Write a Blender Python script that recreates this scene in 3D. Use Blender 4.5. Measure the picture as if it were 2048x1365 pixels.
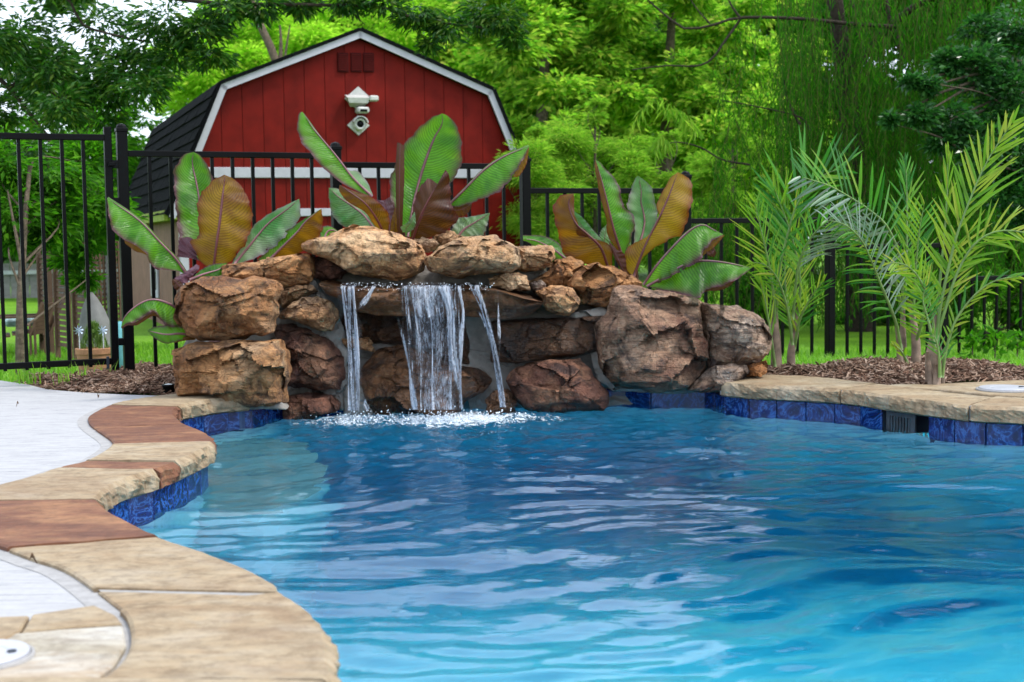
import bpy, bmesh, math, random
import numpy as np
from mathutils import Vector, Matrix, noise
from mathutils.geometry import delaunay_2d_cdt
for _o in list(bpy.data.objects): bpy.data.objects.remove(_o)
SC = bpy.context.scene
COL = SC.collection
R = math.radians

# ------------------------------------------------------------------ camera
F = 2048 / 36.0 * 50.0
CAMP = np.array([0.0, 0.0, 0.753])
PITCH, ROLL = R(4.17), R(0.8)
_f = np.array([0, math.cos(PITCH), -math.sin(PITCH)])
_u0 = np.array([0, math.sin(PITCH), math.cos(PITCH)])
_r0 = np.array([1.0, 0, 0])
CR = _r0 * math.cos(ROLL) - _u0 * math.sin(ROLL)
CU = _u0 * math.cos(ROLL) + _r0 * math.sin(ROLL)
CF = _f
cam = bpy.data.cameras.new('camera'); camo = bpy.data.objects.new('camera', cam); COL.objects.link(camo)
cam.lens = 50; cam.sensor_width = 36; cam.clip_end = 500; cam.clip_start = 0.05
m = Matrix(((CR[0], CU[0], -CF[0], CAMP[0]), (CR[1], CU[1], -CF[1], CAMP[1]), (CR[2], CU[2], -CF[2], CAMP[2]), (0, 0, 0, 1)))
camo.matrix_world = m
cam.dof.use_dof = True; cam.dof.focus_distance = 5.9; cam.dof.aperture_fstop = 5.0
SC.camera = camo

# ------------------------------------------------------------------ light
SUN_EL, SUN_AZ = R(56), R(104)      # azimuth measured from +Y (behind the waterfall) towards +X
wd = bpy.data.worlds.new('World'); SC.world = wd; wd.use_nodes = True
nt = wd.node_tree; nt.nodes.clear()
sky = nt.nodes.new('ShaderNodeTexSky'); sky.sky_type = 'NISHITA'; sky.sun_disc = False
sky.sun_elevation = SUN_EL; sky.sun_rotation = SUN_AZ; sky.air_density = 1.0; sky.dust_density = 2.0; sky.ozone_density = 1.0
hs = nt.nodes.new('ShaderNodeHueSaturation'); hs.inputs['Saturation'].default_value = 0.6
bg = nt.nodes.new('ShaderNodeBackground'); bg.inputs['Strength'].default_value = 0.15
wo = nt.nodes.new('ShaderNodeOutputWorld')
nt.links.new(sky.outputs[0], hs.inputs['Color']); cl = nt.nodes.new('ShaderNodeMix'); cl.data_type = 'RGBA'; cl.inputs[0].default_value = 0.55; cl.inputs[7].default_value = (6.9, 7.8, 9.1, 1)   # thin even cloud over the whole sky
nt.links.new(hs.outputs[0], cl.inputs[6]); nt.links.new(cl.outputs[2], bg.inputs['Color']); nt.links.new(bg.outputs[0], wo.inputs['Surface'])
sl = bpy.data.lights.new('sun', 'SUN'); slo = bpy.data.objects.new('sun', sl); COL.objects.link(slo)
sl.energy = 1.5; sl.angle = R(10.0); sl.color = (1.0, 0.96, 0.88)
sd = Vector((math.sin(SUN_AZ) * math.cos(SUN_EL), math.cos(SUN_AZ) * math.cos(SUN_EL), math.sin(SUN_EL)))
slo.rotation_euler = sd.to_track_quat('Z', 'Y').to_euler()
slo.location = (6, 10, 14)
vs = SC.view_settings; vs.view_transform = 'Standard'; vs.look = 'None'; vs.gamma = 1; vs.exposure = 1.05
cy = SC.cycles
cy.use_denoising = True; cy.max_bounces = 10; cy.diffuse_bounces = 4; cy.glossy_bounces = 4; cy.transmission_bounces = 8
cy.transparent_max_bounces = 16; cy.sample_clamp_indirect = 4.0; cy.caustics_reflective = False; cy.caustics_refractive = True
cy.blur_glossy = 0.5

# ------------------------------------------------------------------ pixel -> place
def U(x, y, d):
    return CAMP + (CF + CR * ((x - 1024) / F) - CU * ((y - 682.5) / F)) * d
def G(x, y, z):
    v = CF + CR * ((x - 1024) / F) - CU * ((y - 682.5) / F)
    return CAMP + v * ((z - CAMP[2]) / v[2])
def PXY(p):
    q = np.asarray(p, float) - CAMP
    d = q @ CF
    return 1024 + F * (q @ CR) / d, 682.5 - F * (q @ CU) / d, d
def zz(ox, oy, s, pts):
    return [(ox + a / s, oy + b / s) for a, b in pts]

# ------------------------------------------------------------------ objects
WM = {}
def link(o): COL.objects.link(o); return o
def tag(o, label=None, cat=None, group=None, kind=None):
    if label: o['label'] = label
    if cat: o['category'] = cat
    if group: o['group'] = group
    if kind: o['kind'] = kind
    return o
def setw(o, M, parent=None):
    WM[o.name] = M
    if parent is not None:
        o.parent = parent
        o.matrix_parent_inverse = WM[parent.name].inverted()
    o.matrix_basis = M
    return o
def root(name, loc, label, cat, group=None, kind=None, rz=0.0):
    o = link(bpy.data.objects.new(name, None)); o.empty_display_size = 0.1
    setw(o, Matrix.Translation(Vector(loc)) @ Matrix.Rotation(rz, 4, 'Z'))
    return tag(o, label, cat, group, kind)
def mesh(name, v, f, mats, smooth=False, uv=None, mi=None):
    me = bpy.data.meshes.new(name)
    v = np.asarray(v, dtype=np.float64)
    fa = np.asarray(f) if not isinstance(f, np.ndarray) and len(f) and len(set(map(len, f))) == 1 else f
    if isinstance(fa, np.ndarray):
        n, k = fa.shape
        me.vertices.add(len(v)); me.vertices.foreach_set('co', v.astype(np.float32).ravel())
        me.loops.add(n * k); me.loops.foreach_set('vertex_index', fa.astype(np.int32).ravel())
        me.polygons.add(n); me.polygons.foreach_set('loop_start', np.arange(0, n * k, k, dtype=np.int32))
        me.polygons.foreach_set('loop_total', np.full(n, k, dtype=np.int32))
        me.update(calc_edges=True)
    else:
        me.from_pydata([tuple(p) for p in v], [], f); me.update()
    if not isinstance(mats, (list, tuple)): mats = [mats]
    for q in mats: me.materials.append(q)
    if mi is not None: me.polygons.foreach_set('material_index', np.asarray(mi, dtype=np.int32))
    me.polygons.foreach_set('use_smooth', np.full(len(me.polygons), bool(smooth)))
    if uv is not None:
        L = me.uv_layers.new(name='UVMap')
        li = np.empty(len(me.loops), dtype=np.int32); me.loops.foreach_get('vertex_index', li)
        L.data.foreach_set('uv', np.asarray(uv, dtype=np.float32)[li].ravel())
    me.validate()
    return me
def obj(name, v, f, mats, parent=None, smooth=False, uv=None, mi=None, loc=None):
    me = mesh(name, v, f, mats, smooth, uv, mi)
    o = link(bpy.data.objects.new(name, me))
    return setw(o, Matrix.Translation(Vector(loc)) if loc is not None else Matrix.Identity(4), parent)
def inst(name, me, M, parent=None):
    o = link(bpy.data.objects.new(name, me))
    return setw(o, M, parent)
BOXF = [(0, 3, 2, 1), (4, 5, 6, 7), (0, 1, 5, 4), (1, 2, 6, 5), (2, 3, 7, 6), (3, 0, 4, 7)]
def boxv(x0, x1, y0, y1, z0, z1):
    return [(x0, y0, z0), (x1, y0, z0), (x1, y1, z0), (x0, y1, z0), (x0, y0, z1), (x1, y0, z1), (x1, y1, z1), (x0, y1, z1)]
class MB:
    def __init__(s): s.v = []; s.f = []
    def add(s, v, f):
        n = len(s.v); s.v += [tuple(p) for p in v]; s.f += [tuple(i + n for i in q) for q in f]; return s
    def box(s, x0, x1, y0, y1, z0, z1, M=None):
        v = boxv(x0, x1, y0, y1, z0, z1)
        if M is not None: v = [tuple(M @ Vector(p)) for p in v]
        return s.add(v, BOXF)
    def bbox(s, x0, x1, y0, y1, z0, z1, b, M=None):
        bm = bmesh.new(); vs_ = [bm.verts.new(p) for p in boxv(x0, x1, y0, y1, z0, z1)]
        for q in BOXF: bm.faces.new([vs_[i] for i in q])
        bmesh.ops.bevel(bm, geom=bm.edges[:], offset=b, segments=1, affect='EDGES')
        bm.verts.index_update()
        v = [tuple(M @ p.co) if M is not None else tuple(p.co) for p in bm.verts]; f = [tuple(x.index for x in q.verts) for q in bm.faces]
        bm.free(); return s.add(v, f)
    def bar(s, a, b, w, h=None, up=(0, 0, 1)):
        a = np.array(a, float); b = np.array(b, float); h = h or w
        t = b - a; t /= np.linalg.norm(t); sd_ = np.cross(t, up)
        if np.linalg.norm(sd_) < 1e-4: sd_ = np.array([1.0, 0, 0])
        sd_ /= np.linalg.norm(sd_); n_ = np.cross(sd_, t)
        v = []
        for p in (a, b):
            for i, j in ((-1, -1), (1, -1), (1, 1), (-1, 1)): v.append(p + sd_ * (i * w / 2) + n_ * (j * h / 2))
        return s.add(v, BOXF)
    def tube(s, pts, rad, n=6):
        pts = [np.array(p, float) for p in pts]; N = len(pts)
        if not hasattr(rad, '__len__'): rad = [rad] * N
        base = len(s.v); ref = np.array([0.31, 0.22, 0.92])
        for i, p in enumerate(pts):
            t = pts[min(i + 1, N - 1)] - pts[max(i - 1, 0)]; t = t / (np.linalg.norm(t) + 1e-9)
            a = np.cross(t, ref); a /= np.linalg.norm(a) + 1e-9; b = np.cross(t, a)
            for k in range(n):
                th = 2 * math.pi * k / n
                s.v.append(tuple(p + (a * math.cos(th) + b * math.sin(th)) * rad[i]))
        for i in range(N - 1):
            for k in range(n):
                k2 = (k + 1) % n
                s.f.append((base + i * n + k, base + i * n + k2, base + (i + 1) * n + k2, base + (i + 1) * n + k))
        s.f.append(tuple(base + k for k in range(n))); s.f.append(tuple(base + (N - 1) * n + k for k in reversed(range(n))))
        return s
    def lathe(s, prof, n=24, c=(0, 0, 0)):
        base = len(s.v)
        for r_, z_ in prof:
            for k in range(n):
                th = 2 * math.pi * k / n; s.v.append((c[0] + r_ * math.cos(th), c[1] + r_ * math.sin(th), c[2] + z_))
        for i in range(len(prof) - 1):
            for k in range(n):
                k2 = (k + 1) % n; s.f.append((base + i * n + k, base + i * n + k2, base + (i + 1) * n + k2, base + (i + 1) * n + k))
        return s
    def build(s, name, mat, parent=None, smooth=False, loc=None): return obj(name, s.v, s.f, mat, parent, smooth, loc=loc)
def catmull(pts, n, closed=False):
    P = np.asarray(pts, float)
    if closed: Q = np.vstack([P[-1], P, P[0], P[1]])
    else: Q = np.vstack([2 * P[0] - P[1], P, 2 * P[-1] - P[-2]])
    out = []
    for i in range(1, len(Q) - 2):
        for t in np.linspace(0, 1, 16, endpoint=False):
            a, b, c, d = Q[i - 1], Q[i], Q[i + 1], Q[i + 2]
            out.append(0.5 * (2 * b + (c - a) * t + (2 * a - 5 * b + 4 * c - d) * t * t + (3 * b - a - 3 * c + d) * t ** 3))
    if not closed: out.append(Q[-2])
    return resample(np.array(out), n, closed)
def resample(P, n, closed=False):
    P = np.asarray(P, float)
    if closed: P = np.vstack([P, P[0]])
    s = np.r_[0, np.cumsum(np.linalg.norm(np.diff(P, axis=0), axis=1))]
    t = np.linspace(0, s[-1], n + 1)[:-1] if closed else np.linspace(0, s[-1], n)
    return np.stack([np.interp(t, s, P[:, k]) for k in range(P.shape[1])], 1)
def gridf(nu, nv):
    i, j = np.meshgrid(np.arange(nu - 1), np.arange(nv - 1), indexing='ij')
    a = (i * nv + j).ravel(); return np.stack([a, a + nv, a + nv + 1, a + 1], 1)
def inpoly(pt, poly):
    x, y = pt[..., 0], pt[..., 1]; poly = np.asarray(poly); c = np.zeros(x.shape, bool)
    j = len(poly) - 1
    for i in range(len(poly)):
        xi, yi = poly[i][:2]; xj, yj = poly[j][:2]
        h = ((yi > y) != (yj > y)) & (x < (xj - xi) * (y - yi) / (yj - yi + 1e-12) + xi)
        c ^= h; j = i
    return c

# ------------------------------------------------------------------ materials
class N:
    def __init__(s, name):
        s.m = bpy.data.materials.new(name); s.m.use_nodes = True; s.t = s.m.node_tree; s.t.nodes.clear()
        s.out = s.t.nodes.new('ShaderNodeOutputMaterial')
    def n(s, typ, **kw):
        o = s.t.nodes.new('ShaderNode' + typ)
        for k, v in kw.items():
            if k.startswith('_'): setattr(o, k[1:], v)
            else: s.set(o, k.replace('__', ' '), v)
        return o
    def set(s, o, k, v):
        i = o.inputs[int(k[1:])] if k[0] == 'i' and k[1:].isdigit() else o.inputs[k]
        if hasattr(v, 'outputs'): s.t.links.new(v.outputs[0], i)
        elif hasattr(v, 'is_output'): s.t.links.new(v, i)
        else: i.default_value = v
    def ramp(s, fac, stops, interp='LINEAR'):
        r = s.t.nodes.new('ShaderNodeValToRGB'); r.color_ramp.interpolation = interp
        e = r.color_ramp.elements
        while len(e) < len(stops): e.new(0.5)
        for q, (p, c) in zip(e, stops): q.position = p; q.color = (*c, 1) if len(c) == 3 else c
        s.set(r, 'Fac', fac); return r
    def mix(s, fac, a, b, mode='MIX'):
        o = s.t.nodes.new('ShaderNodeMix'); o.data_type = 'RGBA'; o.blend_type = mode; o.clamp_factor = True
        for i, v in ((0, fac), (6, a), (7, b)):
            if hasattr(v, 'outputs'): v = v.outputs[0] if v.bl_idname != 'ShaderNodeMix' else v.outputs[2]
            if hasattr(v, 'is_output'): s.t.links.new(v, o.inputs[i])
            else: o.inputs[i].default_value = (*v, 1) if hasattr(v, '__len__') and len(v) == 3 else v
        return o.outputs[2]
    def math(s, op, a, b=0.0, c=0.0, clamp=False):
        o = s.t.nodes.new('ShaderNodeMath'); o.operation = op; o.use_clamp = clamp
        for i, v in enumerate((a, b, c)): s.set(o, 'i%d' % i, v)
        return o
    def coord(s, kind='Object', scale=(1, 1, 1), rnd=0.0, rot=(0, 0, 0)):
        tc = s.n('TexCoord'); mp = s.n('Mapping'); s.t.links.new(tc.outputs[kind], mp.inputs['Vector']); mp.inputs['Scale'].default_value = scale
        mp.inputs['Rotation'].default_value = rot
        if rnd:
            oi = s.n('ObjectInfo'); q = s.math('MULTIPLY', oi.outputs['Random'], rnd)
            cx = s.n('CombineXYZ', X=q, Y=q, Z=q); s.t.links.new(cx.outputs[0], mp.inputs['Location'])
        return mp
    def noise(s, vec, scale, detail=6.0, rough=0.6, dist=0.0):
        return s.n('TexNoise', Vector=vec, Scale=scale, Detail=detail, Roughness=rough, Distortion=dist)
    def bump(s, h, strength=0.5, dist=0.02, normal=None):
        b = s.n('Bump', Height=h, Strength=strength, Distance=dist)
        if normal is not None: s.set(b, 'Normal', normal)
        return b
    def pbr(s, col, rough=0.7, normal=None, spec=0.5, **kw):
        p = s.n('BsdfPrincipled'); s.set(p, 'Base Color', (*col, 1) if isinstance(col, tuple) and len(col) == 3 else col)
        s.set(p, 'Roughness', rough); s.set(p, 'Specular IOR Level', spec)
        if normal is not None: s.set(p, 'Normal', normal)
        for k, v in kw.items(): s.set(p, k.replace('_', ' '), v)
        return p
    def done(s, sh): s.t.links.new(sh.outputs[0], s.out.inputs['Surface']); return s.m
def simple(name, col, rough=0.6, spec=0.5, var=0.25, scale=20, bump=0.2, metal=0.0, bd=0.004):
    q = N(name); c = q.coord(rnd=17.0); nz = q.noise(c, scale)
    cc = q.ramp(nz, [(0.3, tuple(x * (1 - var) for x in col)), (0.7, tuple(min(1, x * (1 + var)) for x in col))])
    return q.done(q.pbr(cc, rough, q.bump(nz, bump, bd), spec, Metallic=metal))
def leafmat(name, cols, trans=0.45, rough=0.45, tcol=1.3, spec=0.4, per_object=False):
    q = N(name); g = q.n('ObjectInfo' if per_object else 'NewGeometry')
    st = [(i / (len(cols) - 1), c) for i, c in enumerate(cols)]
    rp = q.ramp(g.outputs['Random' if per_object else 'Random Per Island'], st)
    p = q.pbr(rp, rough, None, spec)
    tc = q.mix(1.0, rp, (min(1, tcol * 1.25), tcol, tcol * 0.5), 'MULTIPLY')
    t = q.n('BsdfTranslucent', Color=tc)
    mx = q.n('MixShader', Fac=trans); q.t.links.new(p.outputs[0], mx.inputs[1]); q.t.links.new(t.outputs[0], mx.inputs[2])
    return q.done(mx)
MAT = {}
def rockmat(name, a, b, c, dark, wet=0.0, band=0.0):
    q = N(name); co = q.coord(rnd=31.0)
    n1 = q.noise(co, 3.2, 8, 0.62, 0.6); n2 = q.noise(co, 11, 10, 0.72, 0.3); n3 = q.noise(co, 55, 6, 0.7)
    cs = q.coord(rnd=31.0, scale=(3, 3, 26), rot=(0.12, 0.2, 0)); st = q.noise(cs, 1.6, 6, 0.6, 0.8)
    base = q.ramp(n1, [(0.33, a), (0.5, b), (0.66, c)])
    r2 = q.ramp(n2, [(0.34, (0.36, 0.33, 0.31)), (0.48, (0.95, 0.95, 0.95)), (0.68, (1.3, 1.25, 1.2))])
    col = q.mix(0.75, base, r2, 'MULTIPLY')
    dk = q.ramp(q.noise(co, 5.5, 9, 0.7, 1.0), [(0.50, (0, 0, 0)), (0.62, (1, 1, 1))])
    col = q.mix(q.math('MULTIPLY', dk, 0.8), col, dark)
    strat = q.ramp(st, [(0.42, (0.55, 0.5, 0.48)), (0.52, (1, 1, 1)), (0.7, (1.15, 1.1, 1.05))])
    col = q.mix(0.35 + band, col, strat, 'MULTIPLY')
    sp = q.ramp(n3, [(0.35, (0.72, 0.7, 0.68)), (0.6, (1.08, 1.08, 1.08))])
    col = q.mix(0.7, col, sp, 'MULTIPLY')
    oi_ = q.n('ObjectInfo'); tint = q.ramp(oi_.outputs['Random'], [(0.0, (0.62, 0.58, 0.58)), (0.25, (1.05, 0.92, 0.80)), (0.5, (0.80, 0.82, 0.86)), (0.75, (1.12, 1.02, 0.90)), (1.0, (0.78, 0.66, 0.58))])
    col = q.mix(0.85, col, tint, 'MULTIPLY')
    vor = q.n('TexVoronoi', Vector=q.noise(co, 4, 4, 0.6).outputs['Color'], Scale=7.0); vor.feature = 'DISTANCE_TO_EDGE'
    crack = q.ramp(vor, [(0.0, (0, 0, 0)), (0.05, (1, 1, 1))])
    col = q.mix(0.15, col, crack, 'MULTIPLY')
    h = q.math('ADD', q.math('MULTIPLY', n2, 0.55), q.math('ADD', q.math('MULTIPLY', n3, 0.25), q.math('ADD', q.math('MULTIPLY', st, 0.45 + band), q.math('MULTIPLY', crack, 0.12))))
    return q.done(q.pbr(col, 0.75 - 0.5 * wet, q.bump(h, 1.0, 0.045), 0.35 + 0.3 * wet))
MAT['rock_a'] = rockmat('rock_orange', (0.29, 0.12, 0.043), (0.49, 0.245, 0.095), (0.62, 0.41, 0.23), (0.05, 0.032, 0.026))
MAT['rock_b'] = rockmat('rock_tan', (0.34, 0.165, 0.07), (0.52, 0.305, 0.15), (0.63, 0.45, 0.28), (0.11, 0.058, 0.04))
MAT['rock_c'] = rockmat('rock_purple', (0.10, 0.05, 0.04), (0.21, 0.10, 0.07), (0.36, 0.20, 0.12), (0.022, 0.015, 0.016))
MAT['rock_d'] = rockmat('rock_grey', (0.22, 0.11, 0.08), (0.37, 0.25, 0.175), (0.50, 0.40, 0.32), (0.055, 0.046, 0.05), band=0.3)
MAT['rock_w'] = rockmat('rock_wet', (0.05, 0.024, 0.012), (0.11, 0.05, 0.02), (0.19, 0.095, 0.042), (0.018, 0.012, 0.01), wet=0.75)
MAT['rock_l'] = rockmat('rock_ledge', (0.09, 0.05, 0.022), (0.20, 0.09, 0.03), (0.25, 0.15, 0.075), (0.035, 0.026, 0.02), wet=0.7)
MAT['mortar'] = simple('mortar', (0.26, 0.24, 0.215), 0.85, 0.2, 0.35, 9, 0.7, bd=0.03)
def copemat(name, a, b, c, streak):
    q = N(name); co = q.coord(rnd=23.0); cs = q.coord(rnd=23.0, scale=(1.0, 2.6, 1.0))
    n1 = q.noise(cs, 2.6, 9, 0.66, 0.8); n2 = q.noise(co, 24, 10, 0.75); n3 = q.noise(co, 90, 4, 0.6)
    base = q.ramp(n1, [(0.34, a), (0.5, b), (0.64, c)])
    col = q.mix(0.55, base, q.ramp(n2, [(0.38, (0.5, 0.45, 0.42)), (0.52, (1, 1, 1)), (0.68, (1.25, 1.2, 1.15))]), 'MULTIPLY')
    sk = q.ramp(q.noise(cs, 5.0, 8, 0.7, 1.2), [(0.55, (0, 0, 0)), (0.72, (1, 1, 1))])
    col = q.mix(q.math('MULTIPLY', sk, 0.55), col, streak)
    g = q.n('NewGeometry'); sx = q.n('SeparateXYZ', Vector=g.outputs['Normal'])
    bs_ = q.ramp(q.noise(co, 1.9, 8, 0.7, 1.0), [(0.52, (0, 0, 0)), (0.66, (1, 1, 1))])
    col = q.mix(q.math('MULTIPLY', bs_, 0.5), col, streak)
    fl_ = q.ramp(q.noise(cs, 9.0, 10, 0.8, 0.6), [(0.42, (0.55, 0.5, 0.46)), (0.5, (1, 1, 1))]); col = q.mix(0.5, col, fl_, 'MULTIPLY')
    h = q.math('ADD', q.math('MULTIPLY', n2, 0.8), q.math('ADD', q.math('MULTIPLY', n3, 0.35), q.math('MULTIPLY', n1, 0.25)))
    return q.done(q.pbr(col, 0.72, q.bump(h, 0.5, 0.010), 0.35))
MAT['cope_tan'] = copemat('coping_tan', (0.25, 0.17, 0.095), (0.31, 0.235, 0.145), (0.35, 0.285, 0.20), (0.20, 0.125, 0.07))
MAT['cope_red'] = copemat('coping_red', (0.12, 0.044, 0.022), (0.165, 0.066, 0.032), (0.27, 0.13, 0.06), (0.09, 0.036, 0.024))
MAT['cope_cream'] = copemat('coping_cream', (0.34, 0.30, 0.23), (0.40, 0.365, 0.31), (0.43, 0.41, 0.37), (0.34, 0.21, 0.09))
MAT['grout'] = simple('grout', (0.30, 0.29, 0.28), 0.9, 0.2, 0.2, 30, 0.5, bd=0.01)
q = N('concrete'); co = q.coord(scale=(2.0, 14.0, 1)); n1 = q.noise(co, 3.0, 10, 0.7, 1.0); n2 = q.noise(q.coord(), 60, 6, 0.7)
col = q.mix(1.0, q.ramp(n1, [(0.30, (0.12, 0.12, 0.14)), (0.38, (0.29, 0.29, 0.30)), (0.5, (0.36, 0.355, 0.36)), (0.7, (0.40, 0.395, 0.40))]), q.ramp(n2, [(0.3, (0.9, 0.9, 0.9)), (0.6, (1, 1, 1))]), 'MULTIPLY')
MAT['deck'] = q.done(q.pbr(col, 0.8, q.bump(q.math('ADD', n1, q.math('MULTIPLY', n2, 0.3)), 0.35, 0.01), 0.3))
q = N('tile_blue'); co = q.coord(rnd=41.0); nn = q.noise(co, 5.5, 4, 0.55, 4.5); n2 = q.noise(co, 16, 6, 0.65, 3.5)
col = q.ramp(nn, [(0.36, (0.002, 0.007, 0.05)), (0.48, (0.004, 0.02, 0.13)), (0.53, (0.03, 0.11, 0.34)), (0.56, (0.004, 0.018, 0.12)), (0.68, (0.002, 0.008, 0.055))])
col = q.mix(q.math('MULTIPLY', q.ramp(n2, [(0.56, (0, 0, 0)), (0.66, (1, 1, 1))]), 0.35), col, (0.08, 0.20, 0.50))
MAT['tile'] = q.done(q.pbr(col, 0.16, None, 0.5))
q = N('plaster'); co = q.coord(); n1 = q.noise(co, 5, 8, 0.65); n2 = q.noise(co, 1.2, 4)
col = q.mix(0.5, q.ramp(n1, [(0.3, (0.44, 0.68, 0.76)), (0.7, (0.60, 0.82, 0.88))]), q.ramp(n2, [(0.3, (0.42, 0.66, 0.76)), (0.7, (0.58, 0.80, 0.86))]))
MAT['plaster'] = q.done(q.pbr(col, 0.6, None, 0.3))
MAT['black'] = simple('black_metal', (0.0012, 0.0012, 0.0015), 0.38, 0.10, 0.2, 40, 0.1)
MAT['red'] = simple('red_board', (0.135, 0.0065, 0.004), 0.6, 0.1, 0.28, 5, 0.25, bd=0.003)
MAT['red_dark'] = simple('red_vent', (0.045, 0.0025, 0.0022), 0.6, 0.1, 0.1, 20)
MAT['white'] = simple('white_trim', (0.40, 0.39, 0.44), 0.5, 0.3, 0.08, 12, 0.1)
MAT['white_old'] = simple('white_plastic_worn', (0.46, 0.45, 0.43), 0.5, 0.4, 0.18, 25, 0.1)
MAT['shingle'] = simple('shingle', (0.0055, 0.006, 0.007), 0.95, 0.03, 0.5, 60, 0.7, bd=0.006)
MAT['brown'] = simple('brown_board', (0.19, 0.095, 0.065), 0.7, 0.2, 0.25, 7, 0.4)
MAT['trellis'] = simple('trellis_wood', (0.10, 0.058, 0.038), 0.75, 0.2, 0.25, 12, 0.3)
MAT['moss'] = simple('mossy_trim', (0.22, 0.27, 0.04), 0.8, 0.2, 0.3, 15, 0.4)
MAT['grey_wood'] = simple('grey_wood', (0.24, 0.23, 0.23), 0.85, 0.2, 0.25, 8, 0.4)
MAT['galv'] = simple('pale_rail', (0.55, 0.57, 0.62), 0.5, 0.4, 0.1, 12)
MAT['terracotta'] = simple('terracotta', (0.36, 0.18, 0.10), 0.8, 0.2, 0.25, 14, 0.3)
MAT['cloth_grey'] = simple('grey_cover', (0.17, 0.168, 0.165), 0.9, 0.1, 0.2, 10, 0.5, bd=0.02)
MAT['teal'] = simple('teal_cloth', (0.12, 0.33, 0.36), 0.8, 0.2, 0.3, 14, 0.3)
MAT['pinwheel'] = simple('pinwheel', (0.55, 0.66, 0.8), 0.4, 0.5, 0.25, 30)
MAT['bark'] = simple('bark', (0.11, 0.085, 0.06), 0.9, 0.15, 0.45, 30, 0.9, bd=0.02)
MAT['bark_dark'] = simple('bark_dark', (0.035, 0.027, 0.02), 0.9, 0.15, 0.4, 30, 0.9, bd=0.02)
MAT['glass_dark'] = simple('dark_pane', (0.012, 0.014, 0.016), 0.08, 0.5, 0.1, 5, 0.0)
MAT['lid'] = simple('lid_plastic', (0.38, 0.385, 0.42), 0.4, 0.5, 0.08, 12, 0.1)
MAT['skim'] = simple('skimmer_plastic', (0.012, 0.018, 0.03), 0.5, 0.4, 0.15, 12)
MAT['cushion'] = simple('cushion', (0.30, 0.42, 0.42), 0.9, 0.1, 0.8, 9)
MAT['mulch'] = leafmat('mulch_chip', [(0.05, 0.026, 0.018), (0.14, 0.075, 0.05), (0.25, 0.16, 0.11), (0.36, 0.26, 0.20)], 0.0, 0.9, spec=0.15)
MAT['soil'] = simple('soil', (0.06, 0.036, 0.024), 0.95, 0.1, 0.5, 40, 0.9, bd=0.03)
MAT['grass'] = leafmat('grass_blade', [(0.10, 0.26, 0.014), (0.16, 0.36, 0.02), (0.24, 0.44, 0.03)], 0.45, 0.5)
q = N('lawn'); co = q.coord(); n1 = q.noise(co, 0.9, 6, 0.6); n2 = q.noise(co, 45, 8, 0.75)
col = q.mix(1.0, q.ramp(n1, [(0.3, (0.11, 0.28, 0.012)), (0.7, (0.19, 0.40, 0.02))]), q.ramp(n2, [(0.35, (0.5, 0.5, 0.5)), (0.6, (1.15, 1.15, 1.0))]), 'MULTIPLY')
MAT['lawn'] = q.done(q.pbr(col, 0.85, q.bump(n2, 0.8, 0.04), 0.15))
rng = np.random.default_rng(7); random.seed(7)
def smooth01(a, b, x): t = np.clip((np.asarray(x, float) - a) / (b - a), 0, 1); return t * t * (3 - 2 * t)
def gz(x, y):
    x = np.asarray(x, float); y = np.asarray(y, float)
    return -0.03 - 0.09 * smooth01(7.5, 10.5, y) - 0.05 * smooth01(0.5, 3.5, x) * smooth01(7, 10, y) + 0.012 * np.sin(x * 1.3 + 0.4) * np.sin(y * 0.9)

# ------------------------------------------------------------------ pool outline
ZW = -0.16
INL = [(658, 1365), (663, 1328), (661, 1294), (653, 1263), (636, 1239), (608, 1212), (567, 1186), (540, 1161), (496, 1137), (444, 1116), (393, 1097), (320, 1073),
       (260, 1044), (219, 1022), (197, 1001), (204, 985), (219, 974), (253, 958), (313, 940), (356, 924), (404, 902), (426, 886), (424, 876), (410, 864), (376, 850), (361, 841),
       (350, 827), (356, 816), (373, 809), (438, 798), (500, 793)]
INR = [(1440, 765), (1470, 768), (1530, 772), (1684, 780), (1800, 795), (1942, 812), (2048, 817)]
inl = [G(x, y, 0)[:2] for x, y in INL]; inr = [G(x, y, 0)[:2] for x, y in INR]
nearp = [(4.05, 2.4), (3.4, 1.3), (2.0, 0.75), (0.4, 0.62), (-0.9, 0.75), (-1.45, 1.2), (-1.35, 1.75), (-0.85, 2.02), (-0.45, 2.2)]
inl_c = catmull(np.array([nearp[-3], nearp[-2], nearp[-1]] + [tuple(p) for p in inl]), 500)
i0 = int(np.argmin(np.linalg.norm(inl_c - np.array(inl[0]), axis=1)))
rp_ = [tuple(p) for p in inr] + [(2.75, 5.6), (3.45, 4.9), (3.95, 3.8)] + nearp[:-2]
inr_c = catmull(np.array(rp_), 700)
backp = np.array([G(575, 838, ZW)[:2] + [0, 0.05], (-0.7, 7.62), (0.2, 7.66), (0.62, 7.62), G(1300, 783, -0.075)[:2], G(1400, 776, -0.06)[:2]])
POOL = np.vstack([inl_c, backp, inr_c])
POOLR = resample(POOL, 420, True)
def offs(poly, d):
    t = np.roll(poly, -1, 0) - np.roll(poly, 1, 0); t /= np.linalg.norm(t, axis=1)[:, None] + 1e-9
    area = np.sum(poly[:, 0] * np.roll(poly[:, 1], -1) - np.roll(poly[:, 0], -1) * poly[:, 1])
    n_ = np.stack([t[:, 1], -t[:, 0]], 1) * np.sign(area)
    return poly + n_ * d
WALL = offs(POOLR, 0.046)
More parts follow.
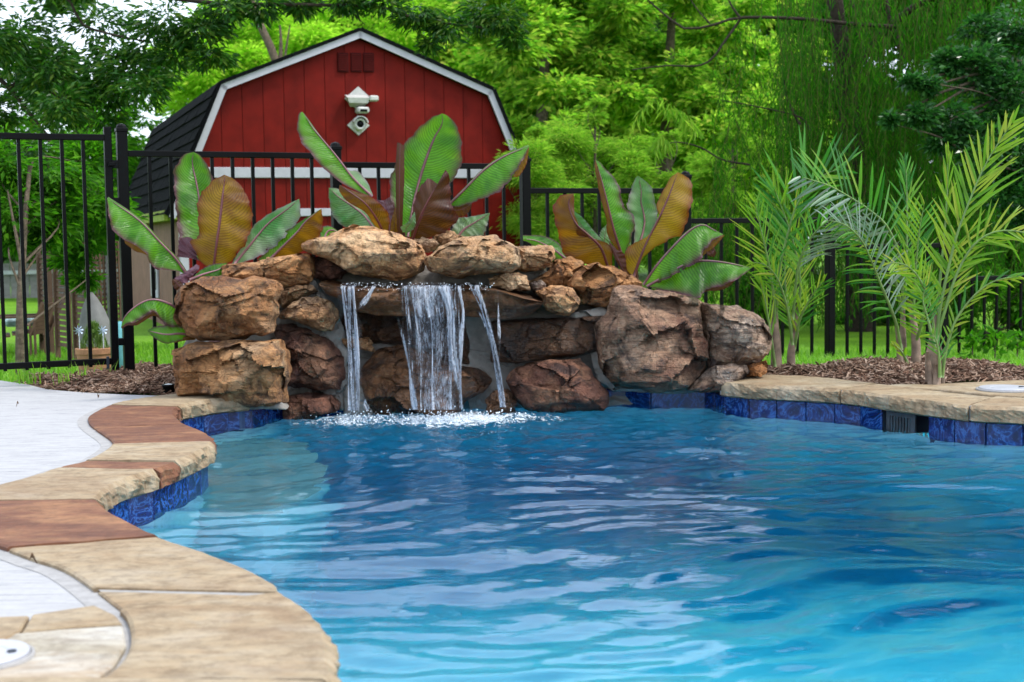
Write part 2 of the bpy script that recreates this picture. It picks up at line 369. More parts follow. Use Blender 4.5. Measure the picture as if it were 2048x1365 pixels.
# ------------------------------------------------------------------ pool shell
nW = len(WALL); v = []; f = []
zs = [-0.062, -0.235, -0.5, -0.7, -0.8]
floor_dz = lambda y: -1.75 * smooth01(2.9, 7.2, y)
for k, z in enumerate(zs):
    ring = WALL if k < 4 else offs(WALL, -0.12)
    v += [(p[0], p[1], z + (float(floor_dz(p[1])) if k > 2 else 0)) for p in ring]
for k in range(len(zs) - 1):
    for i in range(nW):
        j = (i + 1) % nW; px_ = [PXY((*WALL[a], -0.15)) for a in (i, j)]
        if k == 0 and all(1730 < p[0] < 1882 and p[2] > 5.5 for p in px_): continue
        f.append((k * nW + i, k * nW + j, (k + 1) * nW + j, (k + 1) * nW + i))
_n0 = (len(zs) - 1) * nW; _ring = offs(WALL, -0.12); _gx = np.arange(-2, 4.6, 0.25); _gy = np.arange(0.6, 7.9, 0.25)
_gp = np.stack(np.meshgrid(_gx, _gy, indexing='ij'), -1).reshape(-1, 2); _gp = _gp[inpoly(_gp, offs(WALL, -0.3))]
_cd = delaunay_2d_cdt([Vector(p) for p in _ring] + [Vector(p) for p in _gp], [(i, (i + 1) % nW) for i in range(nW)], [], 0, 1e-6)
_V = np.array([tuple(p) for p in _cd[0]]); _T = np.array([list(q) for q in _cd[2]]); _T = _T[inpoly(_V[_T].mean(1), _ring)]
_o = len(v); v += [(p[0], p[1], -0.8 + float(floor_dz(p[1]))) for p in _V]; f += [tuple(int(a) + _o for a in t) for t in _T]
pool = obj('pool', v, f, MAT['plaster']); tag(pool, 'curving swimming pool basin with blue plaster below the rock waterfall', 'pool', kind='structure')
bp = np.array([G(x, y, ZW)[:2] for x, y in [(330, 965), (410, 985), (520, 985), (600, 965), (640, 930), (640, 890), (600, 860), (480, 850), (380, 860), (330, 900)]])
bp = catmull(bp, 60, True); nb = len(bp)
v = [(p[0], p[1], -0.5) for p in bp] + [(p[0], p[1], -2.55) for p in bp]
f = [tuple(range(nb))] + [(i, (i + 1) % nb, nb + (i + 1) % nb, nb + i) for i in range(nb)]
q = N('bench_plaster'); co = q.coord(); n1 = q.noise(co, 6, 7)
MAT['bench'] = q.done(q.pbr(q.ramp(n1, [(0.3, (0.11, 0.22, 0.26)), (0.7, (0.17, 0.29, 0.33))]), 0.6))
obj('underwater_bench', v, f, [MAT['plaster'], MAT['bench']], pool, mi=[1] + [0] * nb)
# ------------------------------------------------------------------ waterline tiles
TG = offs(POOLR, 0.0425); v = [(p[0], p[1], z) for z in (-0.066, -0.228) for p in TG]; f = []
for i in range(nW):
    j = (i + 1) % nW
    if not all(1730 < p[0] < 1882 and p[2] > 5.5 for p in [PXY((*TG[a], -0.15)) for a in (i, j)]): f.append((i, j, nW + j, nW + i))
MAT['tile_grout'] = simple('tile_grout', (0.05, 0.08, 0.16), 0.8, 0.2)
obj('tile_grout', v, f, MAT['tile_grout'], pool)
TP = offs(POOLR, 0.034); TPc = np.vstack([TP, TP[0]])
s_ = np.r_[0, np.cumsum(np.linalg.norm(np.diff(TPc, axis=0), axis=1))]
b = MB().bbox(-0.074, 0.074, 0.0, 0.011, -0.222, -0.074, 0.0025); tile_me = mesh('waterline_tile', b.v, b.f, MAT['tile'])
k = 0.0; skim_pts = []
while k + 0.1 < s_[-1]:
    c_ = [np.interp(k + 0.076, s_, TPc[:, i]) for i in (0, 1)]; a_ = np.array([np.interp(k, s_, TPc[:, i]) for i in (0, 1)]); e_ = np.array([np.interp(k + 0.152, s_, TPc[:, i]) for i in (0, 1)])
    t = e_ - a_; px, py, pd = PXY((c_[0], c_[1], -0.15))
    k += 0.152
    if pd > 5.5 and 1748 < px < 1848: skim_pts.append((c_, t)); continue
    if pd < 1.2 or px > 3500: continue
    mid = (a_ + e_) / 2
    inst('waterline_tile', tile_me, Matrix.Translation((mid[0], mid[1], 0)) @ Matrix.Rotation(math.atan2(t[1], t[0]) + math.pi, 4, 'Z'), pool)
# skimmer mouth with slotted face plate
sc_ = np.mean([p[0] for p in skim_pts], 0); t = skim_pts[0][1]; M = Matrix.Translation((sc_[0], sc_[1], 0)) @ Matrix.Rotation(math.atan2(t[1], t[0]) + math.pi, 4, 'Z')
W2 = 0.076 * len(skim_pts)
sk = MB().box(-W2, W2, -0.17, -0.16, -0.3, -0.07, M).box(-W2 - 0.01, -W2, -0.17, 0.0, -0.3, -0.07, M).box(W2, W2 + 0.01, -0.17, 0.0, -0.3, -0.07, M).box(-W2, W2, -0.17, 0.0, -0.078, -0.068, M)
sk = sk.build('skimmer_mouth', MAT['skim'], pool)
GX = M @ Matrix.Diagonal((-1, 1, 1, 1)); M_keep = M; M = GX if PXY(tuple(GX @ Vector((-W2, 0, -0.15))))[0] < PXY(tuple(GX @ Vector((W2, 0, -0.15))))[0] else M
gr = MB().box(-W2 + 0.004, -W2 + 0.03, -0.02, -0.012, -0.24, -0.08, M).box(-W2 + 0.17, -W2 + 0.2, -0.02, -0.012, -0.24, -0.08, M).box(-W2 + 0.03, -W2 + 0.17, -0.02, -0.012, -0.1, -0.08, M)
for i in range(7): gr.box(-W2 + 0.036 + i * 0.02, -W2 + 0.045 + i * 0.02, -0.02, -0.012, -0.24, -0.1, M)
MAT['grille'] = simple('grille_plastic', (0.05, 0.06, 0.07), 0.5, 0.4)
gr.build('skimmer_grille', MAT['grille'], sk)

# ------------------------------------------------------------------ coping
def nz2(p, s, seed): return noise.noise(Vector((p[0] * s + seed * 3.1, p[1] * s - seed * 1.7, (p[2] if len(p) > 2 else 0) * s + seed)))
TH = 0.072
def coping_stone(inn, out, mat, seed, parent=pool, label=None, gap=0.007):
    n = max(10, int(np.linalg.norm(np.diff(inn, axis=0), axis=1).sum() / 0.018)); inn = resample(inn, n); out = resample(out, n)
    mI = (inn[-1] - inn[0]); mI /= np.linalg.norm(mI); mO = (out[-1] - out[0]); mO /= np.linalg.norm(mO)
    inn[0] += mI * gap; inn[-1] -= mI * gap; out[0] += mO * gap; out[-1] -= mO * gap
    zj = 0.002 + 0.0015 * math.sin(seed * 2.3); rows = []
    for i in range(n):
        a, b_ = out[i], inn[i]; dv = b_ - a; L = np.linalg.norm(dv); dv /= L; sec = []
        sec.append((*a, -TH)); sec.append((*a, zj - 0.004))
        for t_ in np.linspace(0.02, 0.965, 9):
            p = a + dv * (L * t_); sec.append((p[0], p[1], zj + 0.0025 * nz2(p, 9, seed) + 0.0015 * nz2(p, 30, seed)))
        p = b_ - dv * (0.008 + 0.006 * abs(nz2(b_, 45, seed + 5))); sec.append((p[0], p[1], zj - 0.002))
        for q_, zf in enumerate((-0.012, -0.022, -0.032, -0.042, -0.053, -0.064)):
            ch = 0.016 * nz2((b_[0], b_[1], zf), 24, seed + 9) + 0.011 * abs(nz2((b_[0], b_[1], zf), 60, seed + 2))
            p = b_ + dv * (0.004 + ch - 0.1 * abs(zf + 0.036)); sec.append((p[0], p[1], zf + 0.004 * nz2(p, 40, seed)))
        p = b_ - dv * 0.012; sec.append((p[0], p[1], -TH))
        rows.append(sec)
    K = len(rows[0]); v = [p for s in rows for p in s]; f = []
    for i in range(n - 1):
        for k in range(K): k2 = (k + 1) % K; f.append((i * K + k, i * K + k2, (i + 1) * K + k2, (i + 1) * K + k))
    f.append(tuple(range(K))); f.append(tuple((n - 1) * K + k for k in reversed(range(K))))
    o = obj('coping_stone', v, f, mat, parent)
    if label: o['label'] = label
    return o
def flagstone(pts, z0, z1, mat, parent, name='flagstone', label=None):
    bm = bmesh.new(); vs_ = [bm.verts.new((p[0], p[1], z0)) for p in pts]; fa = bm.faces.new(vs_)
    if fa.normal.z < 0: fa.normal_flip()
    r_ = bmesh.ops.extrude_face_region(bm, geom=[fa]); up = [e for e in r_['geom'] if isinstance(e, bmesh.types.BMVert)]
    for e in up: e.co.z = z1
    bm.normal_update(); bmesh.ops.recalc_face_normals(bm, faces=bm.faces[:])
    ed = [e for e in bm.edges if all(abs(x.co.z - z1) < 1e-6 for x in e.verts)]
    bmesh.ops.bevel(bm, geom=ed, offset=0.004, segments=1, affect='EDGES')
    bm.verts.index_update(); v = [tuple(p.co) for p in bm.verts]; f = [tuple(x.index for x in p.verts) for p in bm.faces]; bm.free()
    o = obj(name, v, f, mat, parent)
    if label: o['label'] = label
    return o
OUTL = [(150, 1395), (195, 1365), (239, 1331), (262, 1290), (258, 1246), (239, 1219), (191, 1178), (147, 1147), (113, 1130), (68, 1116), (17, 1097), (-60, 1068), (-130, 1035), (-140, 1005),
        (-70, 984), (0, 970), (58, 955), (116, 936), (171, 922), (205, 905), (224, 890), (221, 878), (191, 857), (178, 844), (181, 830), (219, 811), (260, 801), (308, 794), (349, 789), (420, 780)]
outl_c = catmull(np.array([(-0.95, 2.75), (-0.85, 2.5)][::1] and [G(x, y, 0)[:2] for x, y in OUTL]), 600)
def sub(curve, pa, pb):
    a = int(np.argmin(np.linalg.norm(curve - pa, axis=1))); b_ = int(np.argmin(np.linalg.norm(curve - pb, axis=1)))
    return curve[a:b_ + 1] if a < b_ else curve[b_:a + 1][::-1]
JN = [((658, 1365), (195, 1365), None, None), ((563, 1186), (241, 1221), 'cope_tan', 'large smooth tan coping slab at the near corner'),
      ((320, 1073), (17, 1097), 'cope_tan', 'tan coping slab with a rusty patch'), ((197, 1001), (-140, 1005), 'cope_red', 'broad rust red coping slab'),
      ((313, 940), (116, 936), 'cope_tan', None), ((356, 924), (171, 922), 'cope_red', 'narrow reddish coping strip'), ((426, 884), (224, 889), 'cope_tan', None),
      ((368, 848), (190, 857), 'cope_red', None), ((357, 814), (219, 811), 'cope_red', 'brown coping slab with a dark fissure'), ((500, 793), (420, 780), 'cope_tan', None)]
for k in range(1, len(JN)):
    (ai, ao, _, _), (bi, bo, mt, lb) = JN[k - 1], JN[k]
    if k == 2: ao = (190, 1177)
    coping_stone(sub(inl_c, G(*ai, 0)[:2], G(*bi, 0)[:2]), sub(outl_c, G(*ao, 0)[:2], G(*bo, 0)[:2]), MAT[mt], k, label=lb)
flagstone([G(x, y, 0)[:2] for x, y in [(196, 1180), (290, 1182), (450, 1186), (536, 1190), (440, 1197), (330, 1207), (243, 1216)]], -0.05, -0.003, MAT['cope_tan'], pool, 'coping_wedge', 'thin brown wedge of stone between two tan slabs')
# stones behind the near corner, outside the picture, and the right-hand run
nb_in = inl_c[:i0 + 1]; nb_out = nb_in + np.array([0.12, 0.40])[None] * np.linspace(1, 1, len(nb_in))[:, None]
outr_px = [(1440, 752), (1536, 751), (1622, 754), (1718, 764), (1790, 772), (1870, 782), (1960, 792), (2048, 797)]
outr = [G(x, y, 0)[:2] for x, y in outr_px] + [np.array(p) for p in [(3.1, 5.75), (3.85, 5.05), (4.4, 3.85), (4.5, 2.3), (3.7, 0.95), (2.1, 0.35), (0.4, 0.22), (-1.1, 0.37), (-1.85, 1.15), (-1.7, 2.0), (-1.2, 2.45)]]
outr_c = catmull(np.array(outr), 700)
inr2 = np.vstack([inr_c, inl_c[:i0 + 1]])
JR = [((1440, 765), (1440, 752)), ((1684, 780), (1755, 768)), ((1942, 812), (1975, 793))]
prev = None
pts_i = [G(1440, 765, 0)[:2], G(1684, 780, 0)[:2], G(1942, 812, 0)[:2]]; pts_o = [G(1440, 752, 0)[:2], G(1760, 768, 0)[:2], G(1985, 794, 0)[:2]]
for t_ in (0.24, 0.36, 0.5, 0.62, 0.74, 0.87, 1.0):
    pts_i.append(inr2[int(t_ * (len(inr2) - 1))]); pts_o.append(outr_c[int(t_ * (len(outr_c) - 1))])
for k in range(1, len(pts_i)):
    coping_stone(sub(inr2, pts_i[k - 1], pts_i[k]), sub(outr_c, pts_o[k - 1], pts_o[k]), MAT['cope_tan'], 30 + k)
# grout bed under the joints
def band(name, inn, out, z, mat, parent, ins=0.02, n=300):
    a = resample(inn, n); c = resample(out, n); dv = a - c; L = np.linalg.norm(dv, axis=1)[:, None]; dv /= L
    a = a - dv * ins; c = c + dv * 0.01
    v = np.zeros((2 * n, 3)); v[0::2, :2] = a; v[1::2, :2] = c; v[:, 2] = z
    v2 = v.copy(); v2[:, 2] = -0.066; i = np.arange(n - 1) * 2
    f = np.stack([i, i + 2, i + 3, i + 1], 1); f2 = np.stack([i, i + 2 * n, i + 2 * n + 2, i + 2], 1)
    return obj(name, np.vstack([v, v2]), np.vstack([f, f2]), mat, parent)
band('grout_bed', inl_c[i0:], outl_c[int(np.argmin(np.linalg.norm(outl_c - G(195, 1365, 0)[:2], axis=1))):], -0.0045, MAT['grout'], pool, 0.016)
band('grout_bed', inr2, outr_c, -0.0045, MAT['grout'], pool, 0.016)

# ------------------------------------------------------------------ deck, ground
left_edge = [G(x, y, 0)[:2] for x, y in [(420, 786), (345, 788), (250, 785), (170, 781), (95, 775), (60, 766), (0, 757), (-150, 748)]]
dk = [tuple(p) for p in left_edge] + [(-6.5, 8.2), (-6.5, -4), (7.5, -4), (7.5, 8.1), (4.6, 7.6), (3.2, 7.0)] + [tuple(G(x, y, 0)[:2]) for x, y in [(2048, 756), (1911, 763), (1844, 768), (1788, 767), (1718, 763), (1622, 753), (1536, 750), (1440, 748)]] + [(0.9, 7.75), (-1.0, 7.75)]
hole = offs(resample(POOL, 160, True), 0.06)
def cdt(outer, holes, z, extra=0.0):
    vs_ = [Vector(p) for p in outer]; ed = [(i, (i + 1) % len(outer)) for i in range(len(outer))]
    for h in holes:
        n0 = len(vs_); vs_ += [Vector((p[0], p[1])) for p in h]; ed += [(n0 + i, n0 + (i + 1) % len(h)) for i in range(len(h))]
    r_ = delaunay_2d_cdt(vs_, ed, [], 0, 1e-5); V = np.array([tuple(p) for p in r_[0]]); T = np.array([list(q) for q in r_[2]])
    c = V[T].mean(1); ok = inpoly(c, outer)
    for h in holes: ok &= ~inpoly(c, h)
    return np.c_[V, np.full(len(V), z)], T[ok]
v, f = cdt(dk, [hole], -0.012)
e1 = v[f[:, 1]] - v[f[:, 0]]; e2 = v[f[:, 2]] - v[f[:, 0]]; fl = np.cross(e1, e2)[:, 2] < 0; f[fl] = f[fl][:, ::-1]
deck = obj('deck', v, f, MAT['deck']); tag(deck, 'pale broom finished concrete pool deck', 'deck', kind='structure')
deckp = pool
# pale joint along the coping
jn = outl_c[int(np.argmin(np.linalg.norm(outl_c - G(195, 1365, 0)[:2], axis=1))):]
tj = np.gradient(jn, axis=0); tj /= np.linalg.norm(tj, axis=1)[:, None]; nj = np.stack([-tj[:, 1], tj[:, 0]], 1)
v = np.zeros((2 * len(jn), 3)); v[0::2, :2] = jn - nj * 0.012; v[1::2, :2] = jn + nj * 0.045; v[:, 2] = -0.0108; i = np.arange(len(jn) - 1) * 2
MAT['joint'] = simple('joint_mortar', (0.30, 0.29, 0.285), 0.9, 0.2, 0.15, 40, 0.4)
obj('joint_strip', v, np.stack([i, i + 2, i + 3, i + 1], 1), MAT['joint'], deck)
# flagged patches
gp = lambda L: [G(x, y, 0)[:2] for x, y in L]
flagstone(gp([(-260, 1245), (58, 1232), (40, 1262), (-10, 1290), (-260, 1330)]), -0.04, 0.001, MAT['cope_tan'], deck)
flagstone(gp([(64, 1231), (190, 1212), (232, 1232), (244, 1248), (120, 1256), (45, 1264)]), -0.04, 0.002, MAT['cope_tan'], deck)
flagstone(gp([(30, 1268), (120, 1260), (246, 1252), (252, 1290), (228, 1330), (170, 1372), (120, 1410), (-400, 1500), (-400, 1340), (-10, 1294)]), -0.04, 0.001, MAT['cope_cream'], deck)
flagstone(gp([(1768, 771), (1800, 768), (1848, 769), (1911, 766), (2048, 760), (2300, 758), (2300, 800), (2060, 793), (1975, 789), (1880, 779), (1800, 774)]), -0.04, 0.0, MAT['cope_tan'], deck)
# lids
def lid(c, r, label):
    o = root('pool_lid', (c[0], c[1], 0.0), label, 'lid', 'round plastic pool lids')
    MB().lathe([(r * 1.06, 0.0), (r * 1.06, 0.006), (r * 0.99, 0.007), (r * 0.97, 0.004)], 40, (c[0], c[1], 0.001)).build('rim', MAT['joint'], o, True)
    MB().lathe([(r * 0.96, 0.0), (r * 0.96, 0.010), (r * 0.93, 0.013), (r * 0.55, 0.012), (r * 0.5, 0.0095), (r * 0.45, 0.012), (0.0, 0.012)], 40, (c[0], c[1], 0.001)).build('cover', MAT['lid'], o, False)
    MB().lathe([(r * 0.1, 0.0), (r * 0.1, 0.003), (0, 0.003)], 12, (c[0] + r * 0.62, c[1], 0.013)).build('finger_hole', MAT['skim'], o)
lid(G(-34, 1308, 0.01), 0.085, 'white round lid in the cream stone patch by the near coping')
lid(G(2010, 776, 0.01), 0.125, 'white round skimmer lid set in the stone behind the right coping')
# ground
gx = np.unique(np.r_[-150, -90, -50, -30, np.arange(-20, -6, 1.0), np.arange(-6, 7, 0.2), np.arange(7, 24, 1.0), 30, 50, 90, 150])
gy = np.unique(np.r_[-60, -30, -12, np.arange(-6, 12, 0.2), np.arange(12, 34, 1.0), 40, 60, 90, 150])
X, Y = np.meshgrid(gx, gy, indexing='ij'); V = np.stack([X, Y, gz(X, Y) - 0.02], -1).reshape(-1, 3); f = gridf(len(gx), len(gy))
ph = offs(resample(POOL, 160, True), 0.12); bad = inpoly(V[:, :2], ph); f = f[~bad[f].any(1)]
ground = obj('ground', V, f, MAT['lawn'], smooth=True); tag(ground, 'bright green lawn around the pool and behind the fence', 'ground', kind='structure')

# ------------------------------------------------------------------ mulch
def mulch(name, poly, h, n, label, seed):
    r_ = np.random.default_rng(seed); poly = np.array(poly); lo, hi = poly.min(0), poly.max(0)
    dens = resample(poly, 260, True)
    def mz(p):
        d = np.min(np.linalg.norm(p[:, None, :] - dens[None], axis=2), axis=1)
        return -0.012 + h * smooth01(0, 0.28, d) + 0.018 * np.sin(p[:, 0] * 9) * np.sin(p[:, 1] * 8)
    g = np.stack(np.meshgrid(np.arange(lo[0], hi[0], 0.03), np.arange(lo[1], hi[1], 0.03), indexing='ij'), -1); sh = g.shape[:2]; gf = g.reshape(-1, 2)
    ins = inpoly(gf, poly); z = np.full(len(gf), -0.1); z[ins] = mz(gf[ins]) - 0.006; ff = gridf(*sh); ff = ff[ins[ff].all(1)]
    bed = obj(name, np.c_[gf, z], ff, MAT['soil'], smooth=True); tag(bed, label, 'mulch bed', kind='structure')
    P = r_.uniform(lo, hi, (n * 3, 2)); P = P[inpoly(P, poly)][:n]; z = mz(P) + r_.uniform(-0.002, 0.014, len(P))
    L = r_.uniform(0.015, 0.075, len(P)) * r_.uniform(0.5, 1.1, len(P)); w = r_.uniform(0.003, 0.011, len(P)); t = r_.uniform(0.001, 0.0025, len(P))
    az = r_.uniform(0, 2 * np.pi, len(P)); el = r_.normal(0, 0.35, len(P)); ro = r_.uniform(-1, 1, len(P))
    ax = np.stack([np.cos(az) * np.cos(el), np.sin(az) * np.cos(el), np.sin(el)], 1); up = np.array([0, 0, 1.0])[None] + r_.normal(0, 0.3, (len(P), 3))
    sdv = np.cross(ax, up); sdv /= np.linalg.norm(sdv, axis=1)[:, None]; nn = np.cross(sdv, ax)
    V = []
    for i in (-1, 1):
        for j, k in ((-1, -1), (1, -1), (1, 1), (-1, 1)):
            V.append(np.c_[P, z] + ax * (L / 2 * i)[:, None] + sdv * (w / 2 * j * (0.6 if i > 0 else 1))[:, None] + nn * (t * k)[:, None])
    V = np.stack(V, 1).reshape(-1, 3); ff = (np.arange(len(P)) * 8)[:, None, None] + np.array(BOXF)[None]
    o = obj('mulch_chips', V, ff.reshape(-1, 4), MAT['mulch'], bed); o['kind'] = 'stuff'
    return mz
bedR = [G(x, y, 0.0)[:2] for x, y in [(1500, 750), (1536, 749), (1622, 752), (1718, 762), (1788, 766), (1844, 767), (1911, 762), (2048, 755), (2160, 752), (2140, 744), (2048, 741), (1973, 733), (1910, 726), (1850, 724), (1788, 727), (1705, 733), (1622, 736), (1500, 734)]]
bedL = [G(x, y, 0.0)[:2] for x, y in [(30, 758), (95, 774), (250, 784), (345, 787), (420, 784), (440, 750), (345, 734), (280, 732), (215, 744), (130, 755), (60, 752)]]
mzR = mulch('mulch_bed', bedR, 0.055, 5200, 'brown wood chip bed under the palms behind the right coping', 3)
mzL = mulch('mulch_bed', bedL, 0.045, 4200, 'brown wood chip bed between the white deck and the gate', 4)

# ------------------------------------------------------------------ grass blades
def blades(P, hmin, hmax, w, seed):
    r_ = np.random.default_rng(seed); n = len(P); h = r_.uniform(hmin, hmax, n); az = r_.uniform(0, 2 * np.pi, n); le = r_.uniform(0.1, 0.7, n)
    wv = np.stack([np.cos(az), np.sin(az), 0 * az], 1) * (w * r_.uniform(0.6, 1.3, n))[:, None]; bd_ = np.stack([-np.sin(az), np.cos(az), 0 * az], 1)
    b0 = P; m_ = P + bd_ * (h * le * 0.3)[:, None] + np.array([0, 0, 1.0]) * (h * 0.6)[:, None]; tp = P + bd_ * (h * le)[:, None] + np.array([0, 0, 1.0]) * (h * 0.97)[:, None]
    V = np.stack([b0 - wv, b0 + wv, m_ + wv * 0.8, m_ - wv * 0.8, tp], 1).reshape(-1, 3); i = np.arange(n) * 5
    f4 = np.stack([i, i + 1, i + 2, i + 3], 1); tri = np.stack([i + 3, i + 2, i + 4, i + 4], 1)
    return V, np.vstack([f4[:, [0, 1, 2]], f4[:, [0, 2, 3]], tri[:, :3]])
P = rng.uniform((1.25, 7.4), (5.2, 10.8), (60000, 2)); P = P[~inpoly(P, bedR)]; P = P[P[:, 1] > 7.75 - 0.12 * (P[:, 0] - 2)]
_pp = offs(np.array(bedR), -0.02)
P = P[:21000]; v, f = blades(np.c_[P, gz(P[:, 0], P[:, 1]) - 0.03], 0.05, 0.12, 0.0035, 5)
P2 = rng.uniform((-5.2, 7.2), (-1.2, 12.5), (60000, 2)); P2 = P2[~inpoly(P2, bedL)]; e_ = np.interp(P2[:, 0], [p[0] for p in left_edge[::-1]], [p[1] for p in left_edge[::-1]]); P2 = P2[P2[:, 1] > e_ + 0.12][:26000]
v2, f2 = blades(np.c_[P2, gz(P2[:, 0], P2[:, 1]) - 0.03], 0.03, 0.075, 0.0035, 6)
tag(obj('grass', np.vstack([v, v2]), np.vstack([f, f2 + len(v)]), MAT['grass']), 'short bright green lawn grass blades', 'grass', kind='stuff')
for k, (x, y, n_) in enumerate([(60, 768, 26), (45, 764, 16), (125, 770, 16), (165, 768, 18), (212, 764, 16), (35, 760, 18)]):
    c = G(x, y, 0.0); P = np.array([c[0], c[1], 0.0]) + np.c_[rng.normal(0, 0.025, (n_, 2)), np.zeros(n_)]
    v, f = blades(P, 0.05, 0.13, 0.003, 40 + k)
    tag(obj('grass_tuft', v, f, MAT['grass']), 'green grass tuft at the mulch edge, %s' % ['second from the left', 'near the left frame edge', 'below the middle of the gate', 'between gate middle and flower pot', 'in front of the flower pot', 'leftmost'][k], 'grass tuft', 'grass tufts at the mulch edge')
# ------------------------------------------------------------------ pool water
st = 0.018
gx = np.arange(-2.1, 4.6, st); gy = np.arange(0.55, 7.9, st); X, Y = np.meshgrid(gx, gy, indexing='ij')
r_ = np.random.default_rng(11)
wx = sum(a * np.sin(kx * X + ky * Y + p) for a, kx, ky, p in zip((.16, .12, .10, .07, .05), (1.1, -2.0, 3.1, 4.4, -5.2), (1.7, 2.2, -1.3, 3.0, 4.1), r_.uniform(0, 6, 5)))
wy = sum(a * np.sin(kx * X + ky * Y + p) for a, kx, ky, p in zip((.16, .12, .10, .07, .05), (1.9, -1.4, 2.7, -3.6, 4.9), (0.9, 2.6, 2.1, -2.8, 3.9), r_.uniform(0, 6, 5)))
H = np.zeros_like(X); XX, YY = X + 0.55 * wx, Y + 0.55 * wy
far = smooth01(4.6, 6.9, Y)
for k in range(60):
    lam = 0.085 * (0.46 / 0.085) ** r_.uniform(0, 1); th = r_.normal(-np.pi / 2 + 0.1, 0.15 + 0.5 * (lam - 0.1))
    if k % 9 == 0: th = r_.uniform(0, 2 * np.pi)
    kk = 2 * np.pi / lam; H += 0.00080 * (lam / 0.3) ** 0.95 * np.sin(kk * (np.cos(th) * XX + np.sin(th) * YY) + r_.uniform(0, 6.28)) * (1.1 - 0.1 * far)
falls = [(-0.28, 7.2, 1.0), (-0.86, 7.22, 0.6), (0.05, 7.2, 0.4)]
for fx, fy, a in falls:
    rr = np.hypot(XX * 0.7 + X * 0.3 - fx, YY * 0.7 + Y * 0.3 - fy)
    H += a * 0.0045 * np.exp(-rr / 0.9) * np.sin(2 * np.pi * rr / 0.17 + 1.0) + a * 0.0028 * np.exp(-rr / 2.2) * np.sin(2 * np.pi * rr / 0.31)
for k in range(40):
    lam = r_.uniform(0.045, 0.14); th = r_.uniform(0, 2 * np.pi); kk = 2 * np.pi / lam
    H += (0.00006 + 0.0010 * np.exp(-np.hypot(X + 0.35, (Y - 7.1)) / 0.8) + 0.00016 * far) * np.sin(kk * (np.cos(th) * (X + .3 * wx) + np.sin(th) * (Y + .3 * wy)) + r_.uniform(0, 6.28))
foam = np.zeros_like(X)
for fx, fy, a in falls: foam = np.maximum(foam, (0.35 + 0.65 * a) * np.exp(-(np.hypot((X - fx) * 0.85, (Y - fy) * 1.0) / (0.16 + 0.22 * a)) ** 2))
V = np.stack([X, Y, ZW + H], -1).reshape(-1, 3); ff = gridf(len(gx), len(gy)); ins = inpoly(V[:, :2], offs(resample(POOL, 300, True), 0.062)); ff = ff[ins[ff].any(1)]
used = np.unique(ff); mp = np.full(len(V), -1); mp[used] = np.arange(len(used))
q = N('pool_water'); co = q.coord()
b1 = q.noise(q.coord(scale=(0.3, 1.3, 1)), 15, 3, 0.5, 0.8); b2 = q.noise(co, 48, 3, 0.55, 0.4)
nrm = q.bump(q.math('ADD', b1, q.math('MULTIPLY', b2, 0.16)), 0.16, 0.012)
w_ = q.pbr((0.97, 0.99, 1.0), 0.0, nrm, 0.5, IOR=1.333); q.set(w_, 'Transmission Weight', 1.0)
at = q.n('Attribute', _attribute_name='foam')
fn = q.noise(q.coord(scale=(1, 1, 1)), 26, 8, 0.75, 0.8)
fm = q.ramp(q.math('ADD', q.math('MULTIPLY', at.outputs['Fac'], 0.8), q.math('MULTIPLY', q.math('SUBTRACT', fn, 0.5), 2.4)), [(0.42, (0, 0, 0)), (0.62, (1, 1, 1))])
wf = q.pbr((0.80, 0.87, 0.92), 0.4, q.bump(fn, 0.8, 0.02), 0.5)
mx = q.n('MixShader'); q.set(mx, 'Fac', q.math('MULTIPLY', fm, 0.85)); q.t.links.new(w_.outputs[0], mx.inputs[1]); q.t.links.new(wf.outputs[0], mx.inputs[2])
MAT['water'] = q.done(mx)
va = q.n('VolumeAbsorption', Color=(0.05, 0.80, 0.89, 1), Density=1.1); q.t.links.new(va.outputs[0], q.out.inputs['Volume'])
fw = mp[ff]; E = np.vstack([fw[:, [a, (a + 1) % 4]] for a in range(4)]); key = np.sort(E, 1); kk_ = key[:, 0].astype(np.int64) * 10 ** 7 + key[:, 1]
_, first, cnt = np.unique(kk_, return_index=True, return_counts=True); Eb = E[first[cnt == 1]]
nV = len(used); Vw = V[used]; low = Vw.copy(); low[:, 2] = -3.4
bl = np.unique(Eb); rm = np.full(nV, -1); rm[bl] = nV + np.arange(len(bl)); cc = nV + len(bl)
skirt = np.stack([Eb[:, 1], Eb[:, 0], rm[Eb[:, 0]], rm[Eb[:, 1]]], 1)
lid_ = np.stack([rm[Eb[:, 1]], rm[Eb[:, 0]], np.full(len(Eb), cc), np.full(len(Eb), cc)], 1)
bm_v = np.vstack([Vw, low[bl], [[1.0, 4.2, -3.4]]]); fl_ = [tuple(a) for a in fw] + [tuple(a) for a in skirt] + [tuple(a[:3]) for a in lid_]
water = obj('water', bm_v, fl_, MAT['water'], smooth=True)
foam_all = np.zeros(len(bm_v), dtype=np.float32); foam_all[:nV] = foam.reshape(-1)[used]
a_ = water.data.attributes.new('foam', 'FLOAT', 'POINT'); a_.data.foreach_set('value', foam_all)
tag(water, 'rippling blue pool water with sky reflections', 'water', kind='structure')

